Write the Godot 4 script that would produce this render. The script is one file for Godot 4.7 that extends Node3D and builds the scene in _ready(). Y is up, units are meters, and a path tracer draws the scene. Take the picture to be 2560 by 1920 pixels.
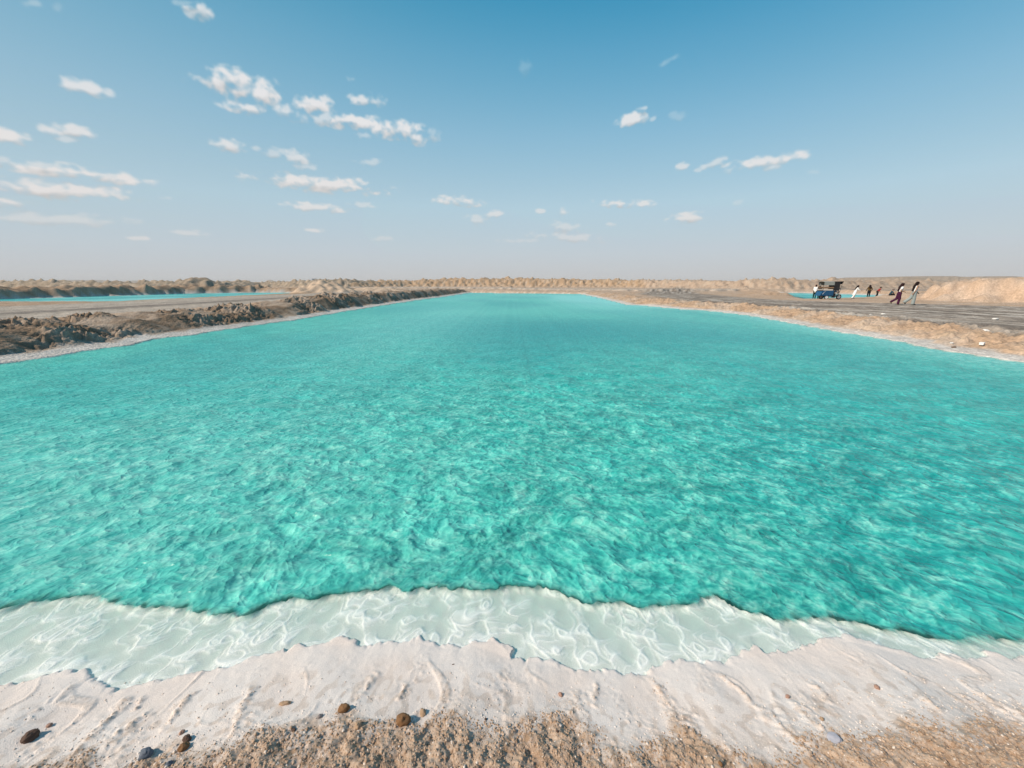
extends Node3D
# A turquoise salt pool in the desert: salt shore in front, rubble banks left and right, dirt roads, spoil ridges, a cargo tricycle and a few visitors.
# World: y up, the pool's water lies at y = 0, the camera stands on the near shore and looks along -z. «d» below is -z, the distance ahead.

const EYE := 2.3
# near shore, in metres: waterline, outer edge of the salt shelf, upper edge of the white crust (x and distance ahead)
var near_x := PackedFloat32Array([-3.03, -2.95, -2.88, -2.75, -2.62, -2.53, -2.42, -2.30, -2.21, -2.02, -1.77, -1.64, -1.48, -1.33, -1.20, -1.13, -1.01, -0.86, -0.70, -0.60, -0.51, -0.35, -0.20, -0.10, -0.00, 0.00, 0.19, 0.32, 0.43, 0.51, 0.64, 0.79, 0.88, 0.97, 1.11, 1.21, 1.37, 1.49, 1.62, 1.66, 1.76, 1.92, 2.10, 2.27, 2.35, 2.48, 2.64, 2.81, 2.91, 3.08, 3.14, 3.27])
var near_d := PackedFloat32Array([1.75, 1.77, 1.79, 1.84, 1.84, 1.79, 1.76, 1.73, 1.75, 1.81, 1.86, 1.93, 1.98, 2.01, 2.06, 2.09, 2.01, 2.03, 2.04, 2.08, 2.02, 2.00, 2.05, 2.06, 1.98, 1.92, 1.92, 1.87, 1.84, 1.85, 1.83, 1.82, 1.86, 1.91, 1.91, 1.89, 1.90, 1.98, 2.03, 1.96, 1.96, 2.01, 2.06, 2.10, 2.03, 2.00, 1.93, 1.96, 1.91, 1.96, 1.93, 1.93])
var shelf_x := PackedFloat32Array([-3.80, -3.74, -3.50, -3.22, -3.06, -2.82, -2.62, -2.36, -2.17, -2.08, -1.98, -1.85, -1.71, -1.46, -1.20, -0.98, -0.79, -0.61, -0.39, -0.21, 0.00, 0.15, 0.28, 0.39, 0.46, 0.67, 0.79, 0.97, 1.12, 1.37, 1.53, 1.60, 1.66, 1.84, 1.90, 2.16, 2.34, 2.46, 2.54, 2.71, 2.82, 2.87, 3.03, 3.29, 3.32, 3.49])
var shelf_d := PackedFloat32Array([2.33, 2.43, 2.45, 2.47, 2.42, 2.38, 2.36, 2.36, 2.29, 2.33, 2.28, 2.37, 2.43, 2.47, 2.50, 2.56, 2.53, 2.56, 2.55, 2.53, 2.58, 2.59, 2.56, 2.54, 2.45, 2.40, 2.40, 2.36, 2.38, 2.41, 2.47, 2.43, 2.35, 2.31, 2.25, 2.28, 2.26, 2.24, 2.18, 2.15, 2.16, 2.09, 2.08, 2.13, 2.08, 2.09])
var crust_x := PackedFloat32Array([-2.42, -1.90, -1.48, -1.15, -0.78, -0.59, -0.28, -0.04, 0.26, 0.44, 0.64, 0.89, 0.97, 1.30, 1.55, 1.90, 2.17, 2.57, 2.70])
var crust_d := PackedFloat32Array([1.30, 1.34, 1.37, 1.41, 1.48, 1.53, 1.57, 1.50, 1.55, 1.41, 1.40, 1.57, 1.43, 1.36, 1.39, 1.48, 1.49, 1.55, 1.52])
# spoil ridge beyond the pools: x, d, height of its top
var ridge := PackedFloat32Array([-223.4, 150.0, 3.18,
	-174.0, 135.0, 2.69,
	-153.5, 125.0, 2.91,
	-141.8, 118.0, 3.28,
	-134.1, 118.0, 3.28,
	-118.9, 112.0, 2.85,
	-110.5, 112.0, 2.85,
	-101.4, 112.0, 3.01,
	-94.5, 116.0, 3.09,
	-96.9, 130.0, 2.68,
	-104.1, 150.0, 3.18,
	-101.5, 160.0, 3.08,
	-90.1, 160.0, 3.31,
	-73.1, 150.0, 3.61,
	-71.6, 150.0, 4.12,
	-64.1, 152.0, 4.07,
	-65.5, 165.0, 3.58,
	-52.1, 185.0, 3.92,
	-34.4, 190.0, 4.52,
	-19.1, 190.0, 4.79,
	3.8, 190.0, 4.79,
	31.6, 185.0, 4.46,
	50.1, 178.0, 4.03,
	67.5, 160.0, 3.93,
	74.6, 128.0, 3.54,
	76.6, 122.0, 3.49,
	79.6, 120.0, 3.70,
	88.3, 122.0, 3.60,
	107.2, 130.0, 3.56,
	141.4, 145.0, 3.57,
	174.6, 155.0, 3.51,
	212.4, 165.0, 3.58,
	275.0, 180.0, 4.05])
# far hills: x, d, height, half width
var hills := PackedFloat32Array([-2594, 2400, 23.3, 206,
	-2485, 2600, 20.0, 157,
	-3807, 3000, 9.6, 106,
	-1677, 2300, 18.0, 51,
	-1597, 2300, 13.5, 46,
	-1569, 2600, 23.8, 29,
	332, 1500, 9.6, 302,
	709, 700, 13.9, 78,
	470, 520, 9.9, 37,
	687, 600, 11.6, 67])
# clouds: azimuth and elevation in degrees, the two half axes (azimuth, elevation each), strength
var clouds := PackedFloat32Array([-32.66, 20.31, 2.26, 0.45, -0.15, -0.88, 1.00,
	-31.41, 19.80, 1.07, -0.16, -0.42, -0.81, 1.00,
	-29.15, 19.83, 1.29, -0.09, -0.43, -1.01, 1.00,
	-30.58, 18.37, 2.10, 0.09, -0.15, -0.51, 0.95,
	-27.30, 18.56, 1.03, -0.19, -0.28, -0.54, 0.80,
	-24.15, 19.70, 1.57, 0.22, -0.11, -0.82, 1.00,
	-25.68, 18.25, 1.00, -0.19, -0.27, -0.53, 0.50,
	-20.48, 18.66, 2.81, 0.09, -0.14, -0.69, 1.00,
	-23.31, 18.53, 1.55, 0.19, -0.07, -0.56, 0.70,
	-14.65, 18.18, 3.18, -0.15, -0.20, -0.81, 1.00,
	-12.68, 17.68, 1.28, -0.11, -0.19, -0.68, 0.90,
	-10.26, 18.11, 0.70, -0.30, -0.42, -0.56, 0.45,
	-18.88, 17.34, 0.82, 0.08, -0.04, -0.35, 0.50,
	-18.12, 20.85, 1.56, 0.05, -0.11, -0.55, 0.90,
	-43.90, 17.07, 1.41, -0.03, -0.19, -0.48, 0.90,
	-33.86, 25.33, 0.91, -0.05, -0.35, -0.63, 0.90,
	-34.35, 25.64, 1.17, 0.31, -0.05, -0.23, 0.40,
	-46.83, 13.16, 0.73, -0.03, -0.11, -0.32, 0.85,
	-45.07, 13.53, 1.08, -0.04, -0.14, -0.38, 0.90,
	-45.69, 12.62, 0.61, 0.02, -0.07, -0.21, 0.55,
	-49.26, 12.07, 0.99, -0.01, -0.17, -0.51, 1.00,
	-49.95, 10.24, 0.55, 0.01, -0.08, -0.26, 0.50,
	-45.70, 10.02, 3.67, 0.04, -0.15, -0.52, 1.00,
	-47.78, 10.20, 1.16, 0.00, -0.10, -0.35, 0.70,
	-47.90, 8.27, 4.52, 0.26, -0.16, -0.63, 1.00,
	-50.28, 6.94, 1.30, 0.05, -0.11, -0.42, 0.90,
	-48.41, 5.75, 4.41, 0.26, -0.11, -0.48, 0.50,
	-33.32, 14.57, 1.29, -0.03, -0.16, -0.49, 0.90,
	-30.72, 14.64, 0.57, -0.02, -0.08, -0.25, 0.55,
	-28.93, 14.45, 0.97, -0.01, -0.12, -0.42, 0.55,
	-26.47, 14.18, 1.22, -0.18, -0.32, -0.81, 0.80,
	-26.33, 13.42, 1.75, 0.04, -0.07, -0.34, 0.50,
	-18.05, 14.60, 1.29, 0.04, -0.05, -0.35, 0.50,
	-20.65, 14.55, 0.68, 0.06, -0.02, -0.20, 0.35,
	-24.26, 11.75, 6.07, -0.03, -0.16, -0.77, 1.00,
	-25.09, 9.14, 2.87, 0.05, -0.08, -0.45, 0.85,
	-19.90, 9.75, 1.54, -0.07, -0.06, -0.30, 0.50,
	-25.92, 6.50, 1.11, 0.06, -0.03, -0.24, 0.70,
	-38.67, 5.37, 1.60, 0.05, -0.05, -0.26, 0.50,
	-42.42, 4.52, 0.81, 0.06, -0.03, -0.18, 0.60,
	-7.17, 10.70, 2.50, -0.11, -0.06, -0.51, 0.90,
	-2.30, 9.20, 1.65, 0.16, 0.04, -0.37, 0.75,
	-4.70, 8.46, 1.44, 0.01, -0.01, -0.58, 0.55,
	-45.72, 22.03, 0.54, 0.14, -0.07, -0.23, 0.35,
	-19.51, 22.57, 0.61, -0.01, -0.10, -0.29, 0.35,
	-39.82, 8.58, 0.57, 0.07, -0.03, -0.18, 0.35,
	-17.37, 5.83, 1.34, 0.04, -0.02, -0.26, 0.35,
	-44.22, 22.26, 0.37, 0.12, -0.07, -0.31, 0.20,
	15.63, 19.25, 1.75, 0.31, 0.26, -0.57, 0.95,
	16.59, 20.24, 0.65, 0.01, 0.07, -0.27, 0.80,
	17.71, 19.13, 0.36, 0.14, 0.14, -0.19, 0.50,
	18.89, 24.18, 1.03, 0.33, 0.18, -0.23, 0.30,
	21.82, 13.88, 0.58, 0.20, 0.21, -0.35, 0.75,
	23.51, 13.31, 0.37, -0.04, 0.02, -0.20, 0.50,
	25.23, 13.90, 0.98, 0.28, 0.20, -0.37, 0.65,
	30.20, 13.30, 3.29, 0.20, 0.19, -0.56, 0.95,
	31.30, 12.72, 0.86, 0.04, 0.10, -0.33, 0.60,
	27.08, 12.93, 0.91, 0.14, 0.13, -0.34, 0.60,
	14.47, 10.23, 2.79, -0.14, 0.03, -0.41, 0.90,
	17.32, 10.03, 1.32, -0.01, 0.05, -0.33, 0.85,
	23.18, 8.08, 1.90, 0.05, 0.10, -0.49, 0.85,
	3.99, 9.59, 0.82, 0.05, 0.03, -0.23, 0.65,
	7.06, 9.43, 0.60, -0.01, 0.01, -0.40, 0.70,
	7.06, 7.55, 2.37, -0.24, -0.03, -0.53, 0.50,
	8.06, 6.20, 4.40, -0.30, -0.01, -0.48, 0.50,
	13.43, 7.74, 0.55, -0.02, 0.01, -0.23, 0.50,
	1.76, 24.87, 0.68, -0.41, -0.66, -0.55, 0.20,
	20.77, 19.06, 0.79, -0.09, 0.05, -0.40, 0.25,
	28.52, 9.37, 0.61, -0.05, 0.03, -0.25, 0.25,
	35.30, 11.67, 0.62, -0.09, 0.03, -0.20, 0.20,
	1.30, 5.81, 2.92, -0.01, 0.00, -0.24, 0.30])

# ribs of rough crust that run down the white salt: x, d of both ends, half width
var ribs_at := PackedFloat32Array([-2.113, 1.342, -2.166, 1.643, 0.022,
	-2.078, 1.594, -2.097, 1.652, 0.014,
	-1.787, 1.474, -1.822, 1.666, 0.020,
	-1.386, 1.402, -1.477, 1.661, 0.024,
	-0.815, 1.658, -0.815, 1.781, 0.014,
	0.869, 1.549, 0.836, 1.718, 0.045,
	0.945, 1.281, 0.869, 1.549, 0.050,
	1.353, 1.520, 1.251, 1.790, 0.020,
	1.399, 1.383, 1.353, 1.520, 0.030,
	1.547, 1.415, 1.562, 1.576, 0.022,
	1.748, 1.601, 1.731, 1.697, 0.022,
	2.234, 1.512, 2.261, 1.591, 0.014,
	2.511, 1.475, 2.511, 1.623, 0.050,
	2.577, 1.436, 2.643, 1.633, 0.016,
	2.394, 1.735, 2.329, 1.805, 0.016,
	0.456, 1.593, 0.500, 1.726, 0.020,
	0.294, 1.520, 0.360, 1.619, 0.050,
	-1.991, 1.401, -1.958, 1.530, 0.030,
	-0.613, 1.601, -0.618, 1.695, 0.014])
var left_lut := PackedFloat32Array()
var right_lut := PackedFloat32Array()
var left_pool := PackedVector2Array([Vector2(-41, 40.5), Vector2(-42, 103), Vector2(-68, 104), Vector2(-77, 94), Vector2(-78, 60), Vector2(-78, 40.5)])
var right_pool := PackedVector2Array([Vector2(41, 53), Vector2(57, 60.5), Vector2(76, 79), Vector2(73, 99), Vector2(66, 100)])
var fine := FastNoiseLite.new()      # simplex, one octave
var broad := FastNoiseLite.new()     # simplex fractal
var cells := FastNoiseLite.new()     # cellular distance
var puffs := FastNoiseLite.new()     # softer fractal for the clouds
var webs := FastNoiseLite.new()      # cellular, distance to the borders
var _col := Color()
var _reg := 0
var mats := {}
var used_names := {}


func _ready() -> void:
	# ---- camera, sky, sun, exposure ----
	var cam := Camera3D.new()
	cam.name = "camera"
	cam.fov = 90.0
	cam.near = 0.05
	cam.far = 9000.0
	add_child(cam)
	cam.position = Vector3(0, EYE, 0)
	cam.rotation_degrees = Vector3(-14.65, 0, 0)
	setup_noises()
	var env := Environment.new()
	env.background_mode = Environment.BG_SKY
	env.sky = Sky.new()
	var pano := PanoramaSkyMaterial.new()
	pano.panorama = make_sky()
	pano.energy_multiplier = 1.0
	env.sky.sky_material = pano
	env.tonemap_mode = Environment.TONE_MAPPER_LINEAR
	env.tonemap_exposure = 1.02
	env.sdfgi_enabled = true
	env.ssao_enabled = true
	env.ssil_enabled = true
	env.fog_enabled = true
	env.fog_density = 0.00018
	env.fog_light_color = Color(0.80, 0.79, 0.78)
	var we := WorldEnvironment.new()
	we.name = "environment"
	we.environment = env
	add_child(we)
	var sun := DirectionalLight3D.new()
	sun.name = "sun"
	sun.light_color = Color(1.0, 0.95, 0.88)
	sun.light_energy = 1.55
	sun.light_angular_distance = 0.53
	sun.shadow_enabled = true
	add_child(sun)
	var sun_el := deg_to_rad(41.0)
	var way := Vector2(0.94, 0.34)        # where shadows fall: to the right and a little away
	sun.look_at_from_position(Vector3.ZERO, Vector3(way.x * cos(sun_el), -sin(sun_el), -way.y * cos(sun_el)))
	make_materials()
	# ---- setting ----
	make_land()
	make_shore()
	make_water()
	make_side_pools()
	# ---- things ----
	make_stones()
	make_litter()
	make_tricycle()
	make_people()


# ------------------------------------------------------------------ helpers
func setup_noises() -> void:
	fine.seed = 11
	fine.noise_type = FastNoiseLite.TYPE_SIMPLEX_SMOOTH
	fine.frequency = 1.0
	fine.fractal_type = FastNoiseLite.FRACTAL_NONE
	broad.seed = 23
	broad.noise_type = FastNoiseLite.TYPE_SIMPLEX_SMOOTH
	broad.frequency = 1.0
	broad.fractal_type = FastNoiseLite.FRACTAL_FBM
	broad.fractal_octaves = 4
	puffs.seed = 41
	puffs.noise_type = FastNoiseLite.TYPE_SIMPLEX_SMOOTH
	puffs.frequency = 1.0
	puffs.fractal_type = FastNoiseLite.FRACTAL_FBM
	puffs.fractal_octaves = 3
	puffs.fractal_gain = 0.42
	cells.seed = 5
	cells.noise_type = FastNoiseLite.TYPE_CELLULAR
	cells.frequency = 1.0
	cells.fractal_type = FastNoiseLite.FRACTAL_NONE
	cells.cellular_return_type = FastNoiseLite.RETURN_DISTANCE
	cells.cellular_jitter = 1.0
	webs.seed = 8
	webs.noise_type = FastNoiseLite.TYPE_CELLULAR
	webs.frequency = 1.0
	webs.fractal_type = FastNoiseLite.FRACTAL_NONE
	webs.cellular_return_type = FastNoiseLite.RETURN_DISTANCE2_SUB
	webs.cellular_jitter = 1.0
	var ld := [-20.0, 11.0, 13.4, 14.6, 16.4, 18.0, 22.3, 24.6, 35.7, 45.0, 55.6, 72.0, 98.0, 125.0]
	var lxs := [-15.0, -15.0, -15.16, -14.75, -15.46, -14.87, -14.77, -14.28, -14.34, -14.1, -13.81, -12.45, -11.3, -10.6]
	var rd := [-20.0, 11.4, 12.65, 13.6, 15.7, 18.0, 21.65, 25.6, 29.3, 34.1, 37.5, 42.3, 44.0, 55.0, 71.8, 90.0, 125.0]
	var rxs := [15.4, 15.45, 15.45, 15.28, 16.03, 16.08, 16.57, 17.25, 17.75, 17.3, 15.4, 14.5, 13.0, 13.9, 15.1, 15.7, 16.0]
	for i in 1451:
		var d := i * 0.1 - 20.0
		left_lut.append(interp(ld, lxs, d) + 0.16 * fine.get_noise_2d(d * 0.6, 3.0))
		right_lut.append(interp(rd, rxs, d) + 0.14 * fine.get_noise_2d(d * 0.7, 9.0))


func interp(xs, ys, v: float) -> float:
	var n: int = xs.size()
	if v <= xs[0]:
		return ys[0]
	for i in range(1, n):
		if v <= xs[i]:
			return lerpf(ys[i - 1], ys[i], (v - xs[i - 1]) / maxf(xs[i] - xs[i - 1], 1e-5))
	return ys[n - 1]


func named(base: String) -> String:
	var n: int = used_names.get(base, -1) + 1
	used_names[base] = n
	return base if n == 0 else "%s_%03d" % [base, n]


func tag(o: Node3D, label: String, category: String, group := "", kind := "") -> Node3D:
	if label:
		o.set_meta("label", label)
	if category:
		o.set_meta("category", category)
	if group:
		o.set_meta("group", group)
	if kind:
		o.set_meta("kind", kind)
	return o


func put(called: String, mesh: Mesh, m: Material, parent: Node3D = self) -> MeshInstance3D:
	var o := MeshInstance3D.new()
	o.name = named(called) if parent == self else called
	o.mesh = mesh
	o.material_override = m
	o.cast_shadow = GeometryInstance3D.SHADOW_CASTING_SETTING_ON
	parent.add_child(o, true)
	return o


func thing(called: String, label: String, category: String, at: Vector3, turn := 0.0, group := "") -> Node3D:
	var o := Node3D.new()
	o.name = named(called)
	add_child(o, true)
	o.position = at
	o.rotation.y = turn
	tag(o, label, category, group)
	return o


func mat(key: String, c: Color, rough := 0.9, metal := 0.0) -> StandardMaterial3D:
	var m := StandardMaterial3D.new()
	m.resource_name = key
	m.albedo_color = c.linear_to_srgb()
	m.roughness = rough
	m.metallic = metal
	mats[key] = m
	return m


func noise_tex(freq: float, octaves: int, size: int, normal: bool, bump := 4.0, kind := FastNoiseLite.TYPE_SIMPLEX_SMOOTH, ramp: Gradient = null, sd := 3) -> NoiseTexture2D:
	var n := FastNoiseLite.new()
	n.seed = sd
	n.noise_type = kind
	n.frequency = freq
	n.fractal_octaves = octaves
	n.fractal_type = FastNoiseLite.FRACTAL_FBM
	var t := NoiseTexture2D.new()
	t.width = size
	t.height = size
	t.seamless = true
	t.noise = n
	t.as_normal_map = normal
	t.bump_strength = bump
	if ramp:
		t.color_ramp = ramp
	return t


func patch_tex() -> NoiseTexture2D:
	# the water's colour holds painted refraction and caustics: crisp light and dark patches
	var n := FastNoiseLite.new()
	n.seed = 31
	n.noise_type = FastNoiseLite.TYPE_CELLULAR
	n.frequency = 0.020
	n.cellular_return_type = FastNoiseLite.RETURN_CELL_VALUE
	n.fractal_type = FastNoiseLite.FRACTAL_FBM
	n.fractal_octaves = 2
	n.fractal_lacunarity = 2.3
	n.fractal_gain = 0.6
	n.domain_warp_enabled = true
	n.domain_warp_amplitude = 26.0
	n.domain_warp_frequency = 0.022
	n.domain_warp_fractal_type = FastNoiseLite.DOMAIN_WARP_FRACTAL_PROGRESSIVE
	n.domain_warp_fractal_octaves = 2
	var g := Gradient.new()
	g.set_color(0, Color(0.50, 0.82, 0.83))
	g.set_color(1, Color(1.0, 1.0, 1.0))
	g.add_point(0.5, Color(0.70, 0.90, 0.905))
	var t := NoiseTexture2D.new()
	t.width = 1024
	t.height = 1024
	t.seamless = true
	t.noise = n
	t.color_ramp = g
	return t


func ripple_tex() -> NoiseTexture2D:
	# small crossing wavelets with sharp crests
	var n := FastNoiseLite.new()
	n.seed = 19
	n.noise_type = FastNoiseLite.TYPE_SIMPLEX_SMOOTH
	n.frequency = 0.0085
	n.fractal_type = FastNoiseLite.FRACTAL_RIDGED
	n.fractal_octaves = 3
	n.fractal_gain = 0.45
	n.domain_warp_enabled = true
	n.domain_warp_amplitude = 34.0
	n.domain_warp_frequency = 0.012
	n.domain_warp_fractal_type = FastNoiseLite.DOMAIN_WARP_FRACTAL_NONE
	var t := NoiseTexture2D.new()
	t.width = 1024
	t.height = 1024
	t.seamless = true
	t.noise = n
	t.as_normal_map = true
	t.bump_strength = 16.0
	return t


func grey_ramp(a: float, b: float) -> Gradient:
	var g := Gradient.new()
	g.set_color(0, Color(a, a, a))
	g.set_color(1, Color(b, b, b))
	return g


func make_materials() -> void:
	var land := mat("land", Color(1, 1, 1), 0.95)
	land.vertex_color_use_as_albedo = true
	land.albedo_color = Color(1, 1, 1)
	land.uv1_triplanar = true
	land.uv1_world_triplanar = true
	land.uv1_scale = Vector3(0.6, 0.6, 0.6)
	land.albedo_texture = noise_tex(0.02, 6, 512, false, 1.0, FastNoiseLite.TYPE_SIMPLEX_SMOOTH, grey_ramp(0.70, 1.0))
	land.normal_enabled = true
	land.normal_texture = noise_tex(0.03, 6, 512, true, 9.0)
	land.normal_scale = 1.15
	land.metallic_specular = 0.2
	var crust := mat("salt_crust", Color(1, 1, 1), 0.62)
	crust.albedo_color = Color(1, 1, 1)
	crust.vertex_color_use_as_albedo = true
	crust.uv1_triplanar = true
	crust.uv1_world_triplanar = true
	crust.uv1_scale = Vector3(4.3, 4.3, 4.3)
	crust.albedo_texture = noise_tex(0.05, 5, 512, false, 1.0, FastNoiseLite.TYPE_SIMPLEX_SMOOTH, grey_ramp(0.88, 1.0), 7)
	crust.normal_enabled = true
	crust.normal_texture = noise_tex(0.06, 5, 512, true, 6.0, FastNoiseLite.TYPE_SIMPLEX_SMOOTH, null, 9)
	crust.normal_scale = 0.7
	crust.metallic_specular = 0.35
	var water := mat("water", Color(1, 1, 1), 0.3)
	water.albedo_color = Color(1, 1, 1)
	water.vertex_color_use_as_albedo = true
	water.transparency = BaseMaterial3D.TRANSPARENCY_ALPHA
	water.uv1_triplanar = true
	water.uv1_world_triplanar = true
	water.uv1_scale = Vector3(0.36, 0.45, 0.50)
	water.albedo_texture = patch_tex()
	water.normal_enabled = true
	water.normal_texture = ripple_tex()
	water.normal_scale = 0.75
	water.metallic_specular = 0.22
	var bed := mat("pool_bed", Color(0.25, 0.55, 0.5), 0.9)
	bed.metallic_specular = 0.2


func sheet(verts: PackedVector3Array, norms: PackedVector3Array, cols: PackedColorArray, idx: PackedInt32Array) -> ArrayMesh:
	var map := PackedInt32Array()
	map.resize(verts.size())
	map.fill(-1)
	var v := PackedVector3Array()
	var n := PackedVector3Array()
	var c := PackedColorArray()
	var out := PackedInt32Array()
	out.resize(idx.size())
	for k in idx.size():
		var i := idx[k]
		var j := map[i]
		if j < 0:
			j = v.size()
			map[i] = j
			v.append(verts[i])
			n.append(norms[i])
			c.append(cols[i])
		out[k] = j
	var a := []
	a.resize(Mesh.ARRAY_MAX)
	a[Mesh.ARRAY_VERTEX] = v
	a[Mesh.ARRAY_NORMAL] = n
	a[Mesh.ARRAY_COLOR] = c
	a[Mesh.ARRAY_INDEX] = out
	var m := ArrayMesh.new()
	m.add_surface_from_arrays(Mesh.PRIMITIVE_TRIANGLES, a, [], {}, 0)
	return m


func grid_normals(verts: PackedVector3Array, nc: int, nr: int) -> PackedVector3Array:
	var n := PackedVector3Array()
	n.resize(verts.size())
	for j in nr:
		var j0 := maxi(j - 1, 0) * nc
		var j1 := mini(j + 1, nr - 1) * nc
		for i in nc:
			var a := verts[j * nc + mini(i + 1, nc - 1)] - verts[j * nc + maxi(i - 1, 0)]
			var b := verts[j1 + i] - verts[j0 + i]
			n[j * nc + i] = a.cross(b).normalized()
	return n


# ------------------------------------------------------------------ sky
func sky_tone(el: float) -> Color:
	var e := [-90.0, -2.0, 0.0, 4.0, 10.0, 18.0, 26.0, 31.0, 48.0, 90.0]
	var r := [168.0, 190.0, 199.0, 194.0, 177.0, 134.0, 84.0, 48.0, 30.0, 20.0]
	var g := [150.0, 186.0, 197.0, 204.0, 206.0, 184.0, 158.0, 140.0, 114.0, 94.0]
	var b := [132.0, 182.0, 197.0, 211.0, 221.0, 212.0, 196.0, 183.0, 162.0, 140.0]
	return Color(interp(e, r, el) / 255.0, interp(e, g, el) / 255.0, interp(e, b, el) / 255.0)


func make_sky() -> ImageTexture:
	var w := 4096
	var h := 2048
	var small := Image.create(72, 512, false, Image.FORMAT_RGBF)
	for j in 512:
		var base := sky_tone(90.0 - (j + 0.5) / 512.0 * 180.0)
		for i in 72:
			var az := (i - 3.5) / 64.0 * 360.0
			# the air towards the sun (to the left) is paler
			var pale := 0.5 + 0.5 * cos(deg_to_rad(az + 75.0))
			var k := 0.34 * pale * pale * clampf((90.0 - (j + 0.5) / 512.0 * 180.0) / 12.0, 0.0, 1.0)
			small.set_pixel(i, j, base.lerp(Color(0.68, 0.74, 0.77), k))
	small.resize(w / 64 * 72, h, Image.INTERPOLATE_CUBIC)
	small = small.get_region(Rect2i(w / 16, 0, w, h))
	small.convert(Image.FORMAT_RGB8)
	# clouds: columns from -58 to +58 degrees, rows from -1 to 34 degrees
	var x0 := int(-58.0 / 360.0 * w)
	var nx := -2 * x0
	var y0 := int((90.0 - 34.0) / 180.0 * h)
	var ny := int(34.5 / 180.0 * h)
	var dens := PackedFloat32Array()
	dens.resize(nx * ny)
	var strong := PackedFloat32Array()
	strong.resize(nx * ny)
	var per := 360.0 / w
	for q in range(0, clouds.size(), 7):
		var az := clouds[q]
		var el := clouds[q + 1]
		var u := Vector2(clouds[q + 2], clouds[q + 3])
		var v := Vector2(clouds[q + 4], clouds[q + 5])
		var s := clouds[q + 6]
		var det := u.x * v.y - u.y * v.x
		var ex := (absf(u.x) + absf(v.x)) * 1.8 + 0.3
		var ey := (absf(u.y) + absf(v.y)) * 1.8 + 0.3
		for j in range(maxi(int((90.0 - el - ey) / per) - y0, 0), mini(int((90.0 - el + ey) / per) - y0, ny - 1)):
			for i in range(maxi(int((az - ex) / per) - x0, 0), mini(int((az + ex) / per) - x0, nx - 1)):
				var p := Vector2((i + x0 + 0.5) * per - az, 90.0 - (j + y0 + 0.5) * per - el)
				var a := (p.x * v.y - p.y * v.x) / det
				var b := (u.x * p.y - u.y * p.x) / det
				var f := 1.0 - sqrt(a * a + b * b) * 0.84
				if f > -0.5:
					var k := j * nx + i
					var val := (f + 0.5) / 1.5
					if val > dens[k]:
						dens[k] = val
						strong[k] = s
	for j in ny:
		var el := 90.0 - (j + y0 + 0.5) * per
		for i in nx:
			var f := dens[j * nx + i]
			if f <= 0.0:
				continue
			var az := (i + x0 + 0.5) * per
			var ee := 1.8 * el - 0.02 * el * el if el < 20.0 else el + 8.0      # flatter puffs towards the horizon
			var n := puffs.get_noise_2d(az * 0.27, ee * 0.40) * 0.50 + puffs.get_noise_2d(az * 0.8 + 40.0, ee * 1.0) * 0.38
			var s := strong[j * nx + i]
			var cov := smoothstep(0.15, 0.88, f + n * 1.1 - 0.10 * (1.0 - s)) * smoothstep(0.0, 0.25, f) * s
			if cov <= 0.003:
				continue
			# lit from the left and above, a little greyer beneath
			var below := f - (dens[(j - 6) * nx + i] if j >= 6 else f)
			var lit := clampf(0.93 + n * 0.16 + below * 0.25, 0.74, 1.0)
			var warm := clampf(1.0 - el / 18.0, 0.0, 1.0)
			var c := Color(0.935 * lit, (0.915 - 0.03 * warm) * lit, (0.91 - 0.055 * warm) * lit)
			var px := (i + x0 + w) % w
			var old := small.get_pixel(px, j + y0)
			small.set_pixel(px, j + y0, old.lerp(c, cov * lerpf(0.90, 0.72, warm)))
	return ImageTexture.create_from_image(small)


# ------------------------------------------------------------------ land beyond the shore
func far_edge(x: float) -> float:
	x = clampf(x, -30.0, 30.0)
	return (lerpf(106.0, 97.7, (x + 12.3) / 14.3) if x < 2.0 else lerpf(97.7, 90.0, (x - 2.0) / 13.7)) + 0.3 * fine.get_noise_2d(x * 0.4, 50.0)


func out_of(poly: PackedVector2Array, p: Vector2) -> float:
	var far := -1e9
	var n := poly.size()
	for i in n:
		var a := poly[i]
		var e := poly[(i + 1) % n] - a
		var nrm := Vector2(e.y, -e.x).normalized()
		far = maxf(far, (p - a).dot(nrm))
	return far


func ridge_at(x: float, d: float) -> Vector2:
	# (distance to the ridge line, height of the ridge there)
	var best := 1e9
	var hh := 0.0
	var n := ridge.size() / 3
	for i in n - 1:
		var ax := ridge[i * 3]
		var ad := ridge[i * 3 + 1]
		var ex := ridge[i * 3 + 3] - ax
		var ed := ridge[i * 3 + 4] - ad
		var t := clampf(((x - ax) * ex + (d - ad) * ed) / (ex * ex + ed * ed), 0.0, 1.0)
		var qx := x - ax - ex * t
		var qd := d - ad - ed * t
		var q := qx * qx + qd * qd
		if q < best:
			best = q
			hh = lerpf(ridge[i * 3 + 2], ridge[i * 3 + 5], t)
	return Vector2(sqrt(best), hh)


func heap(x: float, d: float, cx: float, cd: float, rx: float, rd: float) -> float:
	var a := (x - cx) / rx
	var b := (d - cd) / rd
	var r := sqrt(a * a + b * b) + 0.16 * fine.get_noise_2d(x * 3.2 / rx, d * 3.2 / rx)
	return clampf(1.0 - r, 0.0, 1.0)


func lumps(x: float, d: float, size: float) -> float:
	return -0.5 - cells.get_noise_2d(x / size, d / size)      # about -0.5 in the creases, +0.5 on top of a clod


const SAND := Color(0.66, 0.445, 0.30)
const PALE := Color(0.62, 0.50, 0.405)
const SALT := Color(0.79, 0.715, 0.65)
const ROCKY := Color(0.33, 0.228, 0.155)
const TRACK := Color(0.20, 0.160, 0.132)
const SPOIL := Color(0.61, 0.405, 0.255)


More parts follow.
